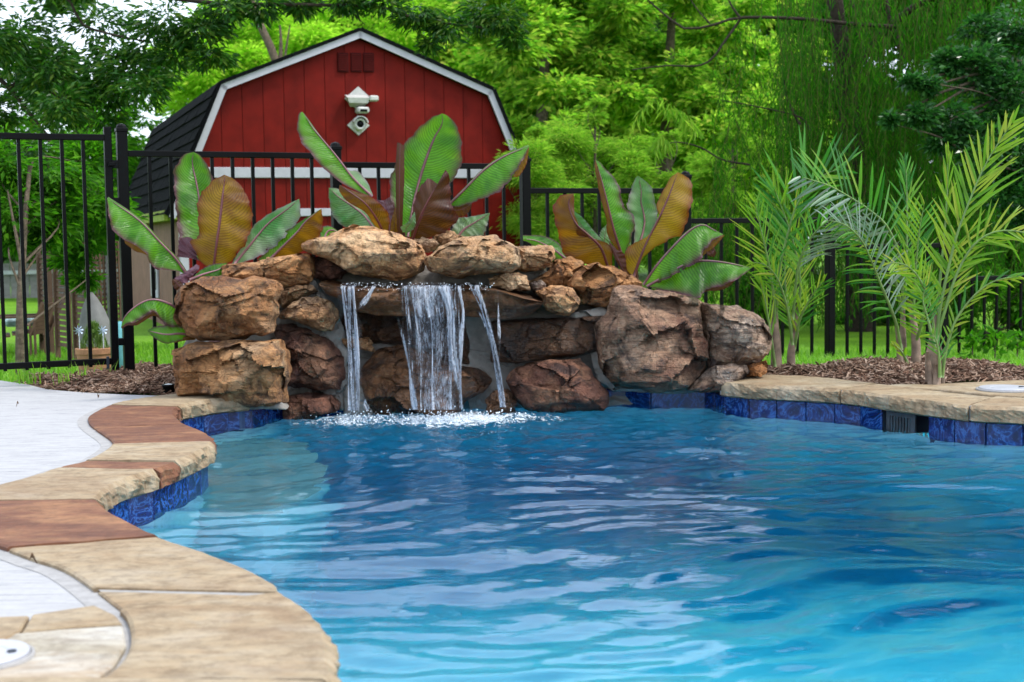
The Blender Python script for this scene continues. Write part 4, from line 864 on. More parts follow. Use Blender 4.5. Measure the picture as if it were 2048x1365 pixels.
MAT['stem'] = simple('plant_stem', (0.14, 0.05, 0.04), 0.5, 0.4, 0.4, 12, 0.2)
_lr = random.Random(5)
def leaf(parent, L, Mi, Rr, d, mats, fold=(0.05, 0.05), rip=0.017, rib=True, curl=0.0, n=56, half=9):
    """L, Mi, Rr: outlines base->tip in px; d: distances (base, mid, tip); fold: edge offset away from the eye"""
    L_ = catmull(L, n); M_ = catmull(Mi, n); R_ = catmull(Rr, n); sd_ = _lr.random() * 20
    W = 2 * half + 1; V = np.zeros((n, W, 3)); uv = np.zeros((n, W, 2))
    ln = np.linalg.norm(np.diff(M_, axis=0), axis=1).sum() / 400.0
    for i in range(n):
        t = i / (n - 1); dm = d[0] * (1 - t) * (1 - 2 * t) + d[1] * 4 * t * (1 - t) + d[2] * t * (2 * t - 1)
        for j in range(W):
            u = (j - half) / half; a = abs(u); E = L_[i] if u < 0 else R_[i]; fo = fold[0] if u < 0 else fold[1]
            x, y = M_[i] * (1 - a) + E * a
            wd_ = np.linalg.norm(E - M_[i])
            k = min(1.0, wd_ / 40.0)
            dd = dm + fo * (a ** 1.5) * k + rip * k * a * (math.sin(t * 17 + sd_ + (2 if u < 0 else 0)) + 0.6 * math.sin(t * 41 + sd_ * 2 + u * 3)) + curl * a * a * k
            jit = 1.4 * a * a * math.sin(t * 47 + sd_ * 3) * k + 0.9 * a * a * math.sin(t * 113 + sd_) * k
            V[i, j] = U(x + jit, y + jit * 0.6, dd); uv[i, j] = ((u + 1) / 2, t * ln + 0.001)
    ff = gridf(n, W); col = (ff[:, 0] % W); mi = (col >= half).astype(int)
    if not isinstance(mats, (list, tuple)): mats = [mats, mats]
    uvn = uv.reshape(-1, 2)
    o = obj('leaf', V.reshape(-1, 3), ff, list(mats), parent, smooth=True, uv=uvn, mi=mi)
    if rib:
        pts = [V[i, half] - CF * 0.002 for i in range(0, n - 3, 3)]
        MB().tube(pts, list(np.linspace(0.008, 0.0018, len(pts))), 6).build('midrib', MAT['midrib'] if mats[0] in (BG, BP, BU) else MAT['midrib_d'], o, True)
    return o
def avg(a, b, n=9): return [tuple(p) for p in (catmull(np.array(a, float), n) + catmull(np.array(b, float), n)) / 2]
zl = lambda p: zz(200, 280, 4.267, p); zm = lambda p: zz(560, 200, 3.793, p); zr = lambda p: zz(1060, 300, 4.267, p); z5 = lambda p: zz(0, 350, 2.923, p)
def banana(px, py, d, label):
    c = U(px, py, d); r_ = root('banana_plant', (c[0], c[1], c[2] - 0.45), label, 'banana plant', 'red leaved banana plants behind the rocks')
    MB().tube([(c[0], c[1], c[2] - 0.45), (c[0], c[1], c[2] - 0.2), (c[0], c[1], c[2] + 0.0)], [0.06, 0.05, 0.03], 10).build('stem', MAT['stem'], r_, True)
    return r_
b1 = banana(435, 545, 7.6, 'banana plant with one big orange bronze leaf, left of the waterfall')
A = lambda *a, **k: leaf(b1, *a, **k)
Mt = zl([(870, 1040), (862, 700), (845, 490), (820, 350), (788, 200), (800, 105)])
A(zl([(880, 1060), (700, 900), (655, 650), (630, 300), (660, 200), (730, 120), (800, 105)]), Mt, zl([(880, 1060), (960, 850), (985, 600), (965, 340), (905, 200), (850, 130), (800, 105)]), (7.6, 7.7, 7.75), BG, (-0.06, -0.05))
lo = zl([(765, 1190), (690, 1130), (560, 1110), (470, 1100), (410, 1020), (390, 970), (300, 900), (200, 850), (110, 770), (75, 650), (60, 500)]); up = zl([(765, 1190), (650, 1020), (500, 860), (350, 700), (200, 590), (60, 500)])
A([(x + 3, y - 3) for x, y in up], up, lo, (7.5, 7.35, 7.3), BG, (0.12, -0.08), 0.02)
A(zl([(700, 1100), (560, 1080), (400, 960), (300, 880), (200, 840)]), zl([(700, 1110), (560, 1090), (400, 970), (300, 890), (205, 850)]), zl([(700, 1120), (560, 1100), (392, 982), (300, 950), (215, 885)]), (7.48, 7.36, 7.33), BB, (0, 0.05), rib=False)
A(zl([(930, 1090), (860, 1040), (800, 930), (765, 850), (838, 835), (835, 650), (835, 520), (880, 440), (960, 350), (1060, 298)]), zl([(970, 1090), (1000, 850), (1030, 620), (1050, 450), (1062, 360), (1062, 298)]), zl([(1010, 1090), (1110, 1050), (1165, 970), (1235, 900), (1282, 780), (1300, 650), (1272, 530), (1230, 430), (1150, 340), (1062, 298)]), (7.45, 7.42, 7.5), BO, (0.05, 0.05))
A(zl([(1120, 1060), (1180, 960), (1290, 760), (1400, 660), (1520, 590), (1700, 503)]), zl([(1150, 1060), (1280, 900), (1430, 720), (1600, 590), (1700, 503)]), zl([(1180, 1060), (1350, 1000), (1480, 920), (1600, 800), (1690, 700), (1712, 600), (1700, 503)]), (7.5, 7.5, 7.45), BP, (0.05, -0.04))
A(zl([(1340, 1030), (1500, 830), (1620, 760), (1720, 690), (1890, 588)]), zl([(1440, 1030), (1580, 890), (1680, 790), (1760, 690), (1890, 588)]), zl([(1560, 1030), (1700, 980), (1760, 890), (1880, 810), (1902, 700), (1890, 588)]), (7.5, 7.45, 7.4), [BG, BB], (0.04, 0.08))
a6L = zl([(770, 1195), (860, 1110), (960, 1062), (1080, 1052)]); a6R = zl([(770, 1195), (900, 1185), (1040, 1165), (1065, 1100), (1080, 1052)])
A(a6L, avg(a6L, a6R), a6R, (7.3, 7.32, 7.4), BG, (0.03, 0.03))
a7L = zl([(740, 1230), (640, 1220), (640, 1180), (740, 1120), (820, 1062)]); a7R = zl([(740, 1240), (760, 1200), (800, 1150), (842, 1110), (850, 1075)])
A(a7L, avg(a7L, a7R), a7R, (7.3, 7.3, 7.3), BU, (0.04, 0.05), rib=False)
A(zl([(720, 1290), (650, 1280), (620, 1240), (615, 1195)]), zl([(720, 1280), (670, 1240), (640, 1205), (620, 1190)]), zl([(730, 1270), (700, 1220), (660, 1195), (625, 1188)]), (7.25, 7.25, 7.25), BD, (0.03, 0.03), rib=False)
A(zl([(1880, 900), (1880, 760), (1960, 735), (2060, 800)]), zl([(1900, 920), (1930, 800), (1980, 770), (2060, 800)]), zl([(1930, 930), (2000, 880), (2040, 850), (2060, 800)]), (7.6, 7.65, 7.65), BG)
A(zl([(660, 1000), (670, 900), (680, 850), (760, 830), (830, 870)]), zl([(770, 1010), (750, 940), (760, 890), (800, 880), (835, 890)]), zl([(870, 1040), (830, 1010), (830, 950), (840, 920), (845, 900)]), (7.55, 7.55, 7.55), BU, (0.0, 0.0), rib=False)
u9 = z5([(1060, 830), (1030, 780), (960, 742), (880, 730), (800, 765), (730, 830), (708, 892)]); l9 = z5([(1060, 870), (1020, 892), (960, 870), (900, 800), (840, 830), (790, 862), (740, 872), (708, 892)])
A([(x, y - 2) for x, y in u9], u9, l9, (7.0, 6.85, 6.85), BG, (0.1, -0.02), 0.02)
A(l9, [(x + 2, y + 3) for x, y in l9], z5([(1060, 880), (1020, 895), (965, 872), (905, 825), (850, 850), (800, 880), (745, 880), (710, 895)]), (7.05, 6.9, 6.9), BD, (0, 0.04), rib=False)
u10 = z5([(1120, 930), (1060, 890), (980, 880), (900, 890), (862, 912)]); l10 = z5([(1140, 958), (1060, 968), (970, 987), (900, 952), (862, 912)])
A(u10, avg(u10, l10), l10, (7.0, 6.9, 6.9), [BG, BG], (0.06, 0.03), 0.015)
A(z5([(1150, 945), (1080, 940), (1020, 975)]), z5([(1145, 955), (1080, 955), (1020, 978)]), z5([(1140, 965), (1080, 970), (1020, 982)]), (6.98, 6.95, 6.95), BB, rib=False)

b2 = banana(800, 465, 7.85, 'tallest banana plant in front of the red barn above the waterfall')
A = lambda *a, **k: leaf(b2, *a, **k)
M1 = zm([(700, 735), (560, 600), (430, 430), (330, 310), (250, 215), (172, 92)])
A(zm([(690, 740), (600, 700), (480, 640), (400, 580), (300, 490), (230, 400), (160, 320), (130, 200), (145, 105), (172, 92)]), M1, zm([(705, 720), (660, 620), (590, 540), (515, 530), (425, 415), (300, 265), (235, 175), (172, 92)]), (7.8, 7.75, 7.7), [BG, BP], (-0.06, 0.06))
A(zm([(720, 1000), (640, 1010), (480, 960), (400, 880), (384, 820), (370, 740), (370, 668)]), zm([(730, 1000), (640, 880), (540, 800), (450, 740), (370, 668)]), zm([(740, 1000), (700, 880), (640, 810), (560, 740), (440, 675), (370, 668)]), (8.0, 8.05, 8.05), BP, (0.03, 0.03))
A(zm([(760, 1020), (700, 930), (640, 850), (510, 770), (450, 690), (452, 645)]), zm([(790, 1020), (730, 900), (650, 790), (560, 720), (452, 645)]), zm([(820, 1020), (832, 900), (800, 830), (690, 735), (560, 690), (452, 645)]), (7.75, 7.6, 7.6), BB, (0.05, 0.04))
A(zm([(900, 1040), (865, 850), (830, 650), (870, 500), (940, 350), (990, 280), (1060, 210), (1140, 140), (1230, 104)]), zm([(970, 1040), (1010, 800), (1060, 600), (1110, 440), (1170, 290), (1228, 190), (1230, 104)]), zm([(1040, 1040), (1200, 850), (1290, 640), (1370, 510), (1377, 350), (1362, 250), (1322, 170), (1272, 120), (1230, 104)]), (7.9, 7.95, 7.9), BG, (-0.05, -0.05))
A(zm([(895, 1050), (880, 800), (878, 500), (888, 323)]), zm([(908, 1050), (905, 790), (908, 530), (912, 330)]), zm([(925, 1050), (936, 780), (944, 560), (940, 350)]), (7.8, 7.75, 7.75), BD, (0.035, 0.035), 0.002, rib=False)
A(zm([(990, 1070), (1005, 850), (1035, 720), (1080, 640), (1130, 598), (1195, 638)]), zm([(1005, 1070), (1060, 900), (1110, 790), (1195, 638)]), zm([(1030, 1070), (1240, 1010), (1335, 925), (1352, 880), (1302, 800), (1292, 660), (1262, 535), (1195, 638)]), (7.75, 7.65, 7.65), BD, (0.05, 0.06))
M7 = zm([(1285, 795), (1400, 680), (1550, 530), (1700, 430), (1890, 352)])
A([(x - 2, y - 2.5) for x, y in M7], M7, zm([(1285, 795), (1340, 812), (1450, 782), (1560, 740), (1650, 705), (1722, 640), (1775, 565), (1840, 465), (1890, 352)]), (7.8, 7.7, 7.7), BG, (0.1, -0.06), 0.015)
A(zm([(1765, 585), (1800, 520), (1840, 450), (1890, 352)]), zm([(1780, 585), (1815, 530), (1850, 470), (1890, 352)]), zm([(1800, 590), (1830, 560), (1872, 480), (1890, 352)]), (7.72, 7.72, 7.72), BB, (0, 0.05), rib=False)
A(zm([(1315, 812), (1350, 800), (1455, 785)]), zm([(1320, 840), (1380, 830), (1455, 790)]), zm([(1330, 890), (1400, 880), (1440, 840), (1455, 795)]), (7.78, 7.75, 7.75), BD, rib=False)
A(zm([(1290, 1040), (1330, 905), (1430, 888), (1592, 858)]), zm([(1340, 1050), (1400, 980), (1480, 930), (1592, 858)]), zm([(1400, 1050), (1530, 1035), (1572, 950), (1592, 858)]), (7.95, 7.95, 7.95), BP, (0.03, 0.03))
A(zm([(930, 1000), (915, 965), (970, 930), (1018, 852)]), zm([(950, 1000), (960, 970), (1000, 920), (1020, 852)]), zm([(970, 1010), (1010, 985), (1032, 930), (1022, 852)]), (7.7, 7.65, 7.65), BP, (0.02, 0.04), rib=False)
A(zm([(830, 1000), (790, 880), (728, 765), (760, 765)]), zm([(840, 1000), (820, 880), (800, 800), (790, 762)]), zm([(860, 1000), (885, 860), (880, 760), (850, 730)]), (8.0, 8.0, 8.0), BU, (0.02, 0.02), rib=False)
A(zm([(830, 1040), (840, 930), (870, 820)]), zm([(860, 1040), (868, 930), (878, 820)]), zm([(895, 1040), (890, 930), (886, 820)]), (7.85, 7.82, 7.82), BB, rib=False)

b3 = banana(1265, 540, 7.75, 'banana plant with bronze and yellow green leaves, right of the waterfall')
A = lambda *a, **k: leaf(b3, *a, **k)
A(zr([(640, 1000), (480, 975), (300, 905), (250, 750), (212, 600), (198, 490), (248, 400), (310, 380), (372, 372)]), zr([(665, 1000), (600, 830), (490, 720), (385, 620), (330, 460), (372, 372)]), zr([(700, 1000), (692, 830), (580, 768), (400, 722), (412, 640), (378, 540), (378, 430), (372, 372)]), (7.7, 7.6, 7.6), BB, (0.06, 0.05))
A(zr([(600, 775), (480, 745), (400, 720), (378, 525)]), zr([(605, 770), (520, 720), (440, 650), (378, 525)]), zr([(610, 765), (540, 685), (450, 580), (378, 525)]), (7.68, 7.7, 7.7), BP, (0, 0.02), rib=False)
A(zr([(760, 890), (660, 720), (652, 600), (600, 400), (570, 250), (553, 150), (558, 82)]), zr([(780, 890), (715, 680), (660, 450), (622, 300), (588, 180), (558, 82)]), zr([(810, 890), (882, 700), (888, 570), (800, 480), (768, 330), (720, 240), (640, 160), (600, 110), (558, 82)]), (7.65, 7.6, 7.65), [BB, BG], (0.06, 0.05))
c3L = zr([(880, 860), (890, 650), (830, 490), (850, 380), (890, 260), (922, 222)]); c3R = zr([(960, 860), (1085, 580), (1062, 430), (1046, 340), (1000, 280), (922, 222)])
A(c3L, avg(c3L, c3R), c3R, (7.8, 7.85, 7.8), BP, (-0.05, -0.03))
A(zr([(870, 1080), (790, 985), (800, 890), (880, 800), (1000, 740), (1100, 600), (1080, 470), (1130, 360), (1200, 240), (1262, 192)]), zr([(885, 1080), (950, 900), (1010, 760), (1110, 560), (1180, 400), (1262, 192)]), zr([(900, 1080), (960, 930), (1070, 835), (1200, 762), (1300, 712), (1352, 560), (1388, 400), (1372, 270), (1322, 220), (1262, 192)]), (7.6, 7.55, 7.6), BO, (0.05, 0.05))
M5 = zr([(970, 1150), (1080, 990), (1200, 850), (1350, 698), (1470, 638), (1560, 680), (1650, 725)])
A([(x - 2, y - 2) for x, y in M5], M5, zr([(970, 1160), (1060, 1150), (1200, 1085), (1330, 1012), (1450, 942), (1482, 872), (1545, 790), (1610, 745), (1650, 727)]), (7.55, 7.4, 7.4), BG, (0.1, -0.06), 0.016)
A(zr([(1450, 930), (1490, 850), (1560, 770), (1655, 725)]), zr([(1465, 915), (1510, 850), (1570, 790), (1655, 728)]), zr([(1480, 900), (1530, 865), (1585, 820), (1660, 732)]), (7.38, 7.38, 7.38), BB, rib=False)
A(zr([(1500, 870), (1540, 860), (1570, 830)]), zr([(1510, 890), (1545, 885), (1580, 850)]), zr([(1520, 905), (1570, 915), (1592, 880)]), (7.36, 7.36, 7.36), BD, rib=False)
M6 = zr([(1000, 1165), (1150, 1080), (1300, 990), (1450, 948), (1600, 953), (1750, 978), (1882, 1012)])
A([(x, y - 2) for x, y in M6], M6, zr([(1000, 1165), (1150, 1205), (1300, 1235), (1450, 1262), (1502, 1192), (1600, 1172), (1750, 1112), (1830, 1062), (1882, 1012)]), (7.5, 7.35, 7.3), BG, (0.1, -0.08), 0.02)
A(zr([(1480, 1210), (1600, 1150), (1740, 1100)]), zr([(1490, 1215), (1600, 1180), (1740, 1112)]), zr([(1500, 1205), (1620, 1200), (1700, 1165), (1745, 1120)]), (7.32, 7.3, 7.3), BD, (0, 0.05), rib=False)
A(zr([(330, 960), (150, 900), (0, 800), (-60, 775)]), zr([(330, 950), (200, 850), (60, 780), (-60, 760)]), zr([(330, 940), (245, 800), (120, 738), (-60, 728)]), (7.75, 7.8, 7.8), BG)
A(zr([(800, 1060), (720, 920), (672, 790)]), zr([(810, 1060), (760, 950), (680, 790)]), zr([(830, 1060), (808, 900), (740, 850), (690, 795)]), (7.58, 7.56, 7.56), BD, rib=False)
A(zr([(590, 770), (600, 700), (650, 640)]), zr([(630, 800), (640, 730), (655, 640)]), zr([(690, 830), (680, 750), (660, 640)]), (7.8, 7.8, 7.8), BP, rib=False)

# ------------------------------------------------------------------ palms
MAT['palm'] = leafmat('palm_leaflet', [(0.02, 0.11, 0.015), (0.05, 0.19, 0.025), (0.10, 0.27, 0.03), (0.22, 0.31, 0.035)], 0.42, 0.34, 1.5, 0.4, True)
MAT['palm_y'] = leafmat('palm_leaflet_yellow', [(0.10, 0.22, 0.014), (0.17, 0.30, 0.02), (0.25, 0.33, 0.025), (0.34, 0.33, 0.05)], 0.5, 0.36, 1.5, 0.35, True)
MAT['palm_w'] = leafmat('palm_leaflet_silver', [(0.13, 0.24, 0.15), (0.25, 0.32, 0.28), (0.09, 0.22, 0.07)], 0.3, 0.36, 1.0, 0.3, True)
MAT['rachis'] = simple('palm_rachis', (0.13, 0.22, 0.05), 0.4, 0.5, 0.3, 15, 0.1)
MAT['palm_stem'] = simple('palm_stem', (0.20, 0.14, 0.10), 0.7, 0.3, 0.6, 14, 0.5, bd=0.01)
pr = np.random.default_rng(21)
def frond(parent, px, dep, length, n, mats, up=0.5, dn=0.5, ang=48, droop=0.25, t0=0.3, width=0.016, face=0.85, flip=1, tipless=0.35):
    C = catmull(np.array([(x, y, d) for (x, y), d in zip(px, np.linspace(dep[0], dep[1], len(px)))], float), 60); P = np.array([U(*p) for p in C])
    rad = np.linspace(0.010, 0.0018, 60)
    ra = MB().tube(P[::3], list(rad[::3]), 6).build('frond', MAT['rachis'], parent, True)
    for side, amt, mt in ((1, up, mats[0]), (-1, dn, mats[1])):
        if amt <= 0: continue
        for k in range(n):
            t = t0 + (1 - t0) * (k + 0.5 + pr.uniform(-.2, .2)) / n; i = min(58, int(t * 59)); p = P[i]; T = P[i + 1] - P[i]; T /= np.linalg.norm(T)
            S = np.cross(T, CF) * side; S /= np.linalg.norm(S); S = S * face + CF * math.sqrt(1 - face * face) * flip * (1 if pr.random() < 0.8 else -0.6); S /= np.linalg.norm(S)
            if pr.random() < 0.07: continue
            a = R(ang * (1.15 - 0.55 * t) + pr.normal(0, 8)); D = T * math.cos(a) + S * math.sin(a)
            prof = math.sin(math.pi * min(1, 0.22 + 0.72 * (t - t0) / (1 - t0))) ** 0.7; Ln = length * amt * 2 * max(tipless, prof) * pr.uniform(0.88, 1.08)
            Nn = np.cross(D, T * math.sin(a) - S * math.cos(a)); Nn /= np.linalg.norm(Nn) + 1e-9; Wd = np.cross(Nn, D)
            v = []; segs = 6; cur = p.copy(); d2 = D.copy(); g = droop * pr.uniform(0.5, 1.6)
            for s in range(segs + 1):
                q_ = s / segs; w = width * (math.sin(math.pi * (0.14 + 0.80 * q_ ** 0.85)) ** 0.8) * 0.5 if s < segs else 0.0006
                fv = Nn * (w * 0.35)
                v += [cur - Wd * w + fv, cur, cur + Wd * w + fv]
                d2 = d2 + np.array([0, 0, -1.0]) * g * q_ * 0.33; d2 /= np.linalg.norm(d2); cur = cur + d2 * (Ln / segs)
            f = []
            for s in range(segs): b_ = s * 3; f += [(b_, b_ + 1, b_ + 4, b_ + 3), (b_ + 1, b_ + 2, b_ + 5, b_ + 4)]
            obj('leaflet', v, f, mt, ra, smooth=False)
    return ra
PG, PY, PW = MAT['palm'], MAT['palm_y'], MAT['palm_w']
def palm(px, py, stems, label, zoff=0.0):
    c = G(px, py, zoff); r_ = root('palm', (c[0], c[1], zoff), label, 'palm', 'young palms in the mulch behind the right coping')
    for pts, r0, dd in stems:
        n = len(pts); P = [U(x, y, dd) for x, y in pts]; P[0][2] = min(P[0][2], zoff - 0.03)
        MB().tube([tuple(p) for p in catmull(np.array(P), 14)], list(np.r_[np.linspace(r0 * 1.25, r0, 5), np.linspace(r0, r0 * 0.45, 9)]), 9).build('stem', MAT['palm_stem'], r_, True)
    return r_
p1 = palm(1560, 742, [([(1553, 745), (1552, 690), (1549, 640), (1553, 580)], 0.028, 7.85), ([(1582, 742), (1583, 700), (1592, 660), (1598, 600)], 0.022, 7.9)], 'palm clump nearest the grey boulder with two slim stems')
frond(p1, [(1553, 640), (1556, 560), (1575, 470), (1600, 398), (1645, 352), (1690, 336)], (7.85, 7.6), 0.33, 15, (PG, PG), 0.6, 0.35, 50, 0.05, 0.42, 0.019)
frond(p1, [(1596, 640), (1600, 560), (1585, 480), (1565, 420), (1545, 370)], (7.9, 7.7), 0.29, 24, (PG, PY), 0.5, 0.55, 34, 0.10, 0.25, 0.011)
frond(p1, [(1550, 660), (1548, 600), (1538, 530), (1522, 460), (1508, 400)], (7.85, 7.6), 0.22, 22, (PY, PG), 0.55, 0.5, 40, 0.2, 0.2, 0.009)
frond(p1, [(1590, 690), (1580, 640), (1570, 560), (1572, 490)], (7.9, 7.9), 0.22, 26, (PG, PY), 0.5, 0.6, 42, 0.2, 0.15, 0.009)
frond(p1, [(1585, 690), (1575, 620), (1556, 560), (1530, 530), (1500, 525)], (7.85, 7.6), 0.16, 14, (PY, PY), 0.5, 0.4, 50, 0.3, 0.3, 0.011)
frond(p1, [(1585, 640), (1600, 520), (1640, 455), (1690, 430), (1730, 425)], (7.85, 7.45), 0.24, 24, (PG, PW), 0.35, 0.6, 58, 0.6, 0.35, 0.013)
frond(p1, [(1550, 735), (1543, 680), (1530, 600), (1518, 560)], (7.8, 7.7), 0.2, 7, (PY, PY), 0.45, 0.4, 15, 0.0, 0.3, 0.012)
frond(p1, [(1588, 700), (1600, 640), (1625, 590), (1650, 560)], (7.9, 7.7), 0.16, 14, (PY, PG), 0.5, 0.5, 42, 0.1, 0.2, 0.011)
p2 = palm(1810, 738, [([(1802, 738), (1798, 690), (1792, 650)], 0.018, 7.7), ([(1808, 738), (1806, 680), (1806, 600)], 0.02, 7.8), ([(1832, 735), (1832, 690), (1826, 640), (1818, 600)], 0.026, 7.75)], 'middle palm with a long arching frond reaching left over its neighbour')
frond(p2, [(1803, 700), (1790, 640), (1762, 570), (1742, 520), (1722, 480), (1690, 450), (1650, 440)], (7.7, 7.3), 0.2, 30, (PG, PW), 0.45, 0.62, 62, 0.5, 0.22, 0.012)
frond(p2, [(1806, 620), (1800, 520), (1775, 455), (1741, 422), (1700, 395), (1656, 371), (1595, 352)], (7.75, 7.35), 0.25, 18, (PW, PG), 0.5, 0.62, 74, 0.15, 0.42, 0.018)
frond(p2, [(1806, 640), (1812, 540), (1814, 440), (1813, 360), (1810, 320)], (7.8, 7.8), 0.2, 26, (PG, PG), 0.5, 0.5, 36, 0.05, 0.2, 0.012)
frond(p2, [(1826, 650), (1830, 560), (1838, 470), (1850, 400)], (7.75, 7.6), 0.2, 24, (PY, PG), 0.5, 0.5, 48, 0.2, 0.15, 0.012)
frond(p2, [(1830, 690), (1845, 640), (1850, 590), (1845, 540)], (7.75, 7.5), 0.16, 18, (PY, PY), 0.5, 0.5, 60, 0.2, 0.1, 0.012)
frond(p2, [(1806, 640), (1790, 560), (1760, 500), (1730, 480), (1690, 470)], (7.8, 7.6), 0.18, 18, (PY, PG), 0.4, 0.5, 55, 0.4, 0.3, 0.012)
frond(p2, [(1816, 735), (1812, 720), (1800, 700), (1786, 688)], (7.6, 7.5), 0.07, 3, (PY, PY), 0.5, 0.5, 25, 0.1, 0.3, 0.02)
p3 = palm(1868, 766, [([(1868, 768), (1864, 720), (1870, 670), (1874, 620)], 0.034, 7.12), ([(1884, 766), (1886, 730), (1880, 690)], 0.012, 7.1)], 'rightmost palm with a broad yellow green frond leaning right')
frond(p3, [(1872, 690), (1880, 620), (1895, 545), (1914, 470), (1938, 405), (1968, 335), (1998, 285), (2030, 240)], (7.1, 6.9), 0.25, 34, (PY, PY), 0.5, 0.62, 44, 0.12, 0.12, 0.0155)
frond(p3, [(1872, 680), (1890, 620), (1915, 545), (1948, 490), (1990, 464), (2040, 464), (2090, 480)], (7.1, 6.9), 0.21, 22, (PY, PY), 0.5, 0.5, 55, 0.3, 0.35, 0.013)
frond(p3, [(1884, 740), (1892, 700), (1912, 640), (1950, 590), (1990, 562), (2045, 552)], (7.1, 7.0), 0.13, 16, (PG, PY), 0.45, 0.45, 34, 0.35, 0.3, 0.012)
frond(p3, [(1870, 660), (1884, 520), (1894, 400), (1896, 300)], (7.15, 7.1), 0.17, 12, (PY, PY), 0.4, 0.4, 14, 0.0, 0.62, 0.011)
frond(p3, [(1870, 690), (1862, 620), (1840, 560), (1810, 530), (1775, 525)], (7.1, 6.8), 0.16, 18, (PY, PY), 0.5, 0.5, 50, 0.2, 0.3, 0.012)
frond(p3, [(1880, 755), (1878, 710), (1872, 680), (1862, 665)], (7.0, 6.95), 0.09, 6, (PG, PG), 0.5, 0.5, 55, 0.1, 0.3, 0.011)
frond(p3, [(1884, 755), (1890, 715), (1898, 680), (1905, 660)], (7.05, 7.0), 0.09, 5, (PG, PG), 0.5, 0.5, 45, 0.1, 0.3, 0.011)
frond(p3, [(1870, 700), (1856, 640), (1846, 600), (1852, 570)], (7.0, 6.95), 0.1, 9, (PG, PG), 0.6, 0.6, 70, 0.1, 0.4, 0.012)
bs = MB()
for dx, dy, h, w in ((-0.028, -0.01, 0.16, 0.02), (0.022, -0.012, 0.12, 0.018), (0.0, -0.03, 0.1, 0.022)):
    c = G(1868, 768, 0.0); bs.tube([(c[0] + dx * 0.6, c[1] + dy, -0.02), (c[0] + dx, c[1] + dy, h * 0.6), (c[0] + dx * 1.3, c[1] + dy, h)], [w * 0.8, w * 0.6, w * 0.35], 7)
bs.build('cut_leaf_base', MAT['palm_stem'], p3, True)
# ------------------------------------------------------------------ fence and gate
FA = np.array([-2.5, 7.7]); FD = np.array([math.cos(R(25)), math.sin(R(25))])
def fpt(px, y=500):
    """point of the fence line under a picture column"""
    lo, hi = -3.0, 12.0
    for _ in range(50):
        mdl = (lo + hi) / 2; p = FA + FD * mdl; x = PXY((p[0], p[1], 0.6))[0]
        if x < px: lo = mdl
        else: hi = mdl
    return (lo + hi) / 2
def fz(px, py):
    s = fpt(px); p = FA + FD * s; q = np.array([p[0], p[1], 0.0]); a = PXY(q)[1]; b_ = PXY(q + [0, 0, 1])[1]; return (a - py) / (a - b_)
fang = math.atan2(FD[1], FD[0]); MF = lambda s, z=0: Matrix.Translation((FA[0] + FD[0] * s, FA[1] + FD[1] * s, z)) @ Matrix.Rotation(fang, 4, 'Z')
c0 = FA + FD * fpt(676)
fence = root('metal_fence', (c0[0], c0[1], -0.1), 'black metal picket fence stepping down behind the rocks and palms', 'fence')
posts = [252, 676, 1052, 1372, 1660, 1888, 2120]; tops = [305, 327, 377, 436, 488, 551]; ptops = [252, 288, 312, 345, 410, 470, 540]
PWd = 0.056
for i, px in enumerate(posts):
    s = fpt(px); p = FA + FD * s; zt = fz(px, ptops[i]); zg = float(gz(*p)) - 0.05
    MB().bbox(-PWd / 2, PWd / 2, -PWd / 2, PWd / 2, zg, zt - 0.035, 0.004, MF(s)).build('post', MAT['black'], fence)
    cp = MB().bbox(-PWd / 2 - 0.004, PWd / 2 + 0.004, -PWd / 2 - 0.004, PWd / 2 + 0.004, zt - 0.04, zt - 0.018, 0.003, MF(s))
    cp.lathe([(PWd * 0.55, 0), (PWd * 0.5, 0.012), (PWd * 0.34, 0.022), (0, 0.026)], 12, tuple(MF(s) @ Vector((0, 0, zt - 0.019)))).build('post_cap', MAT['black'], fence, False)
pick = MB().bbox(-0.0095, 0.0095, -0.0095, 0.0095, 0, 1.0, 0.002); pick_me = mesh('picket', pick.v, pick.f, MAT['black'])
def panel(s0, s1, ztop, zbot, parent, sp=0.118, rails=True, inset=0.03):
    n = max(2, int(round((s1 - s0 - 2 * inset) / sp)))
    for k in range(1, n): 
        s = s0 + inset + (s1 - s0 - 2 * inset) * k / n
        inst('picket', pick_me, MF(s, zbot) @ Matrix.Diagonal((1, 1, ztop - 0.012 - zbot, 1)), parent)
    for z0, z1 in ((ztop - 0.034, ztop), (zbot + 0.01, zbot + 0.044)):
        MB().bbox(s0 + inset - 0.002, s1 - inset + 0.002, -0.016, 0.016, z0, z1, 0.003, MF(0)).build('rail', MAT['black'], parent)
for i in range(len(posts) - 1):
    s0, s1 = fpt(posts[i]), fpt(posts[i + 1]); mx_ = (posts[i] + posts[i + 1]) / 2; zt = fz(mx_, tops[i]); p = FA + FD * ((s0 + s1) / 2)
    panel(s0, s1, zt, min(zt - 1.02, float(gz(*p)) + 0.02), fence)
sg0, sg1 = fpt(-140), fpt(224); zt = fz(100, 269); zb_ = fz(100, 738)
cg = FA + FD * sg0
gate = root('metal_gate', (cg[0], cg[1], -0.05), 'taller black metal picket gate at the left edge standing over the lawn', 'gate')
panel(sg0, sg1, zt, zb_, gate, inset=0.02)
for s, t_ in ((sg0, zt), (sg1, fz(224, 256))):
    MB().bbox(-0.02, 0.02, -0.02, 0.02, zb_ - 0.06, t_, 0.003, MF(s)).build('stile', MAT['black'], gate)
lt = MB().bbox(sg1 + 0.015, sg1 + 0.05, -0.035, 0.01, fz(232, 338), fz(232, 322), 0.003, MF(0)).bbox(sg1 - 0.005, sg1 + 0.03, -0.05, -0.02, fz(232, 334), fz(232, 326), 0.003, MF(0)); lt.build('latch', MAT['black'], gate)
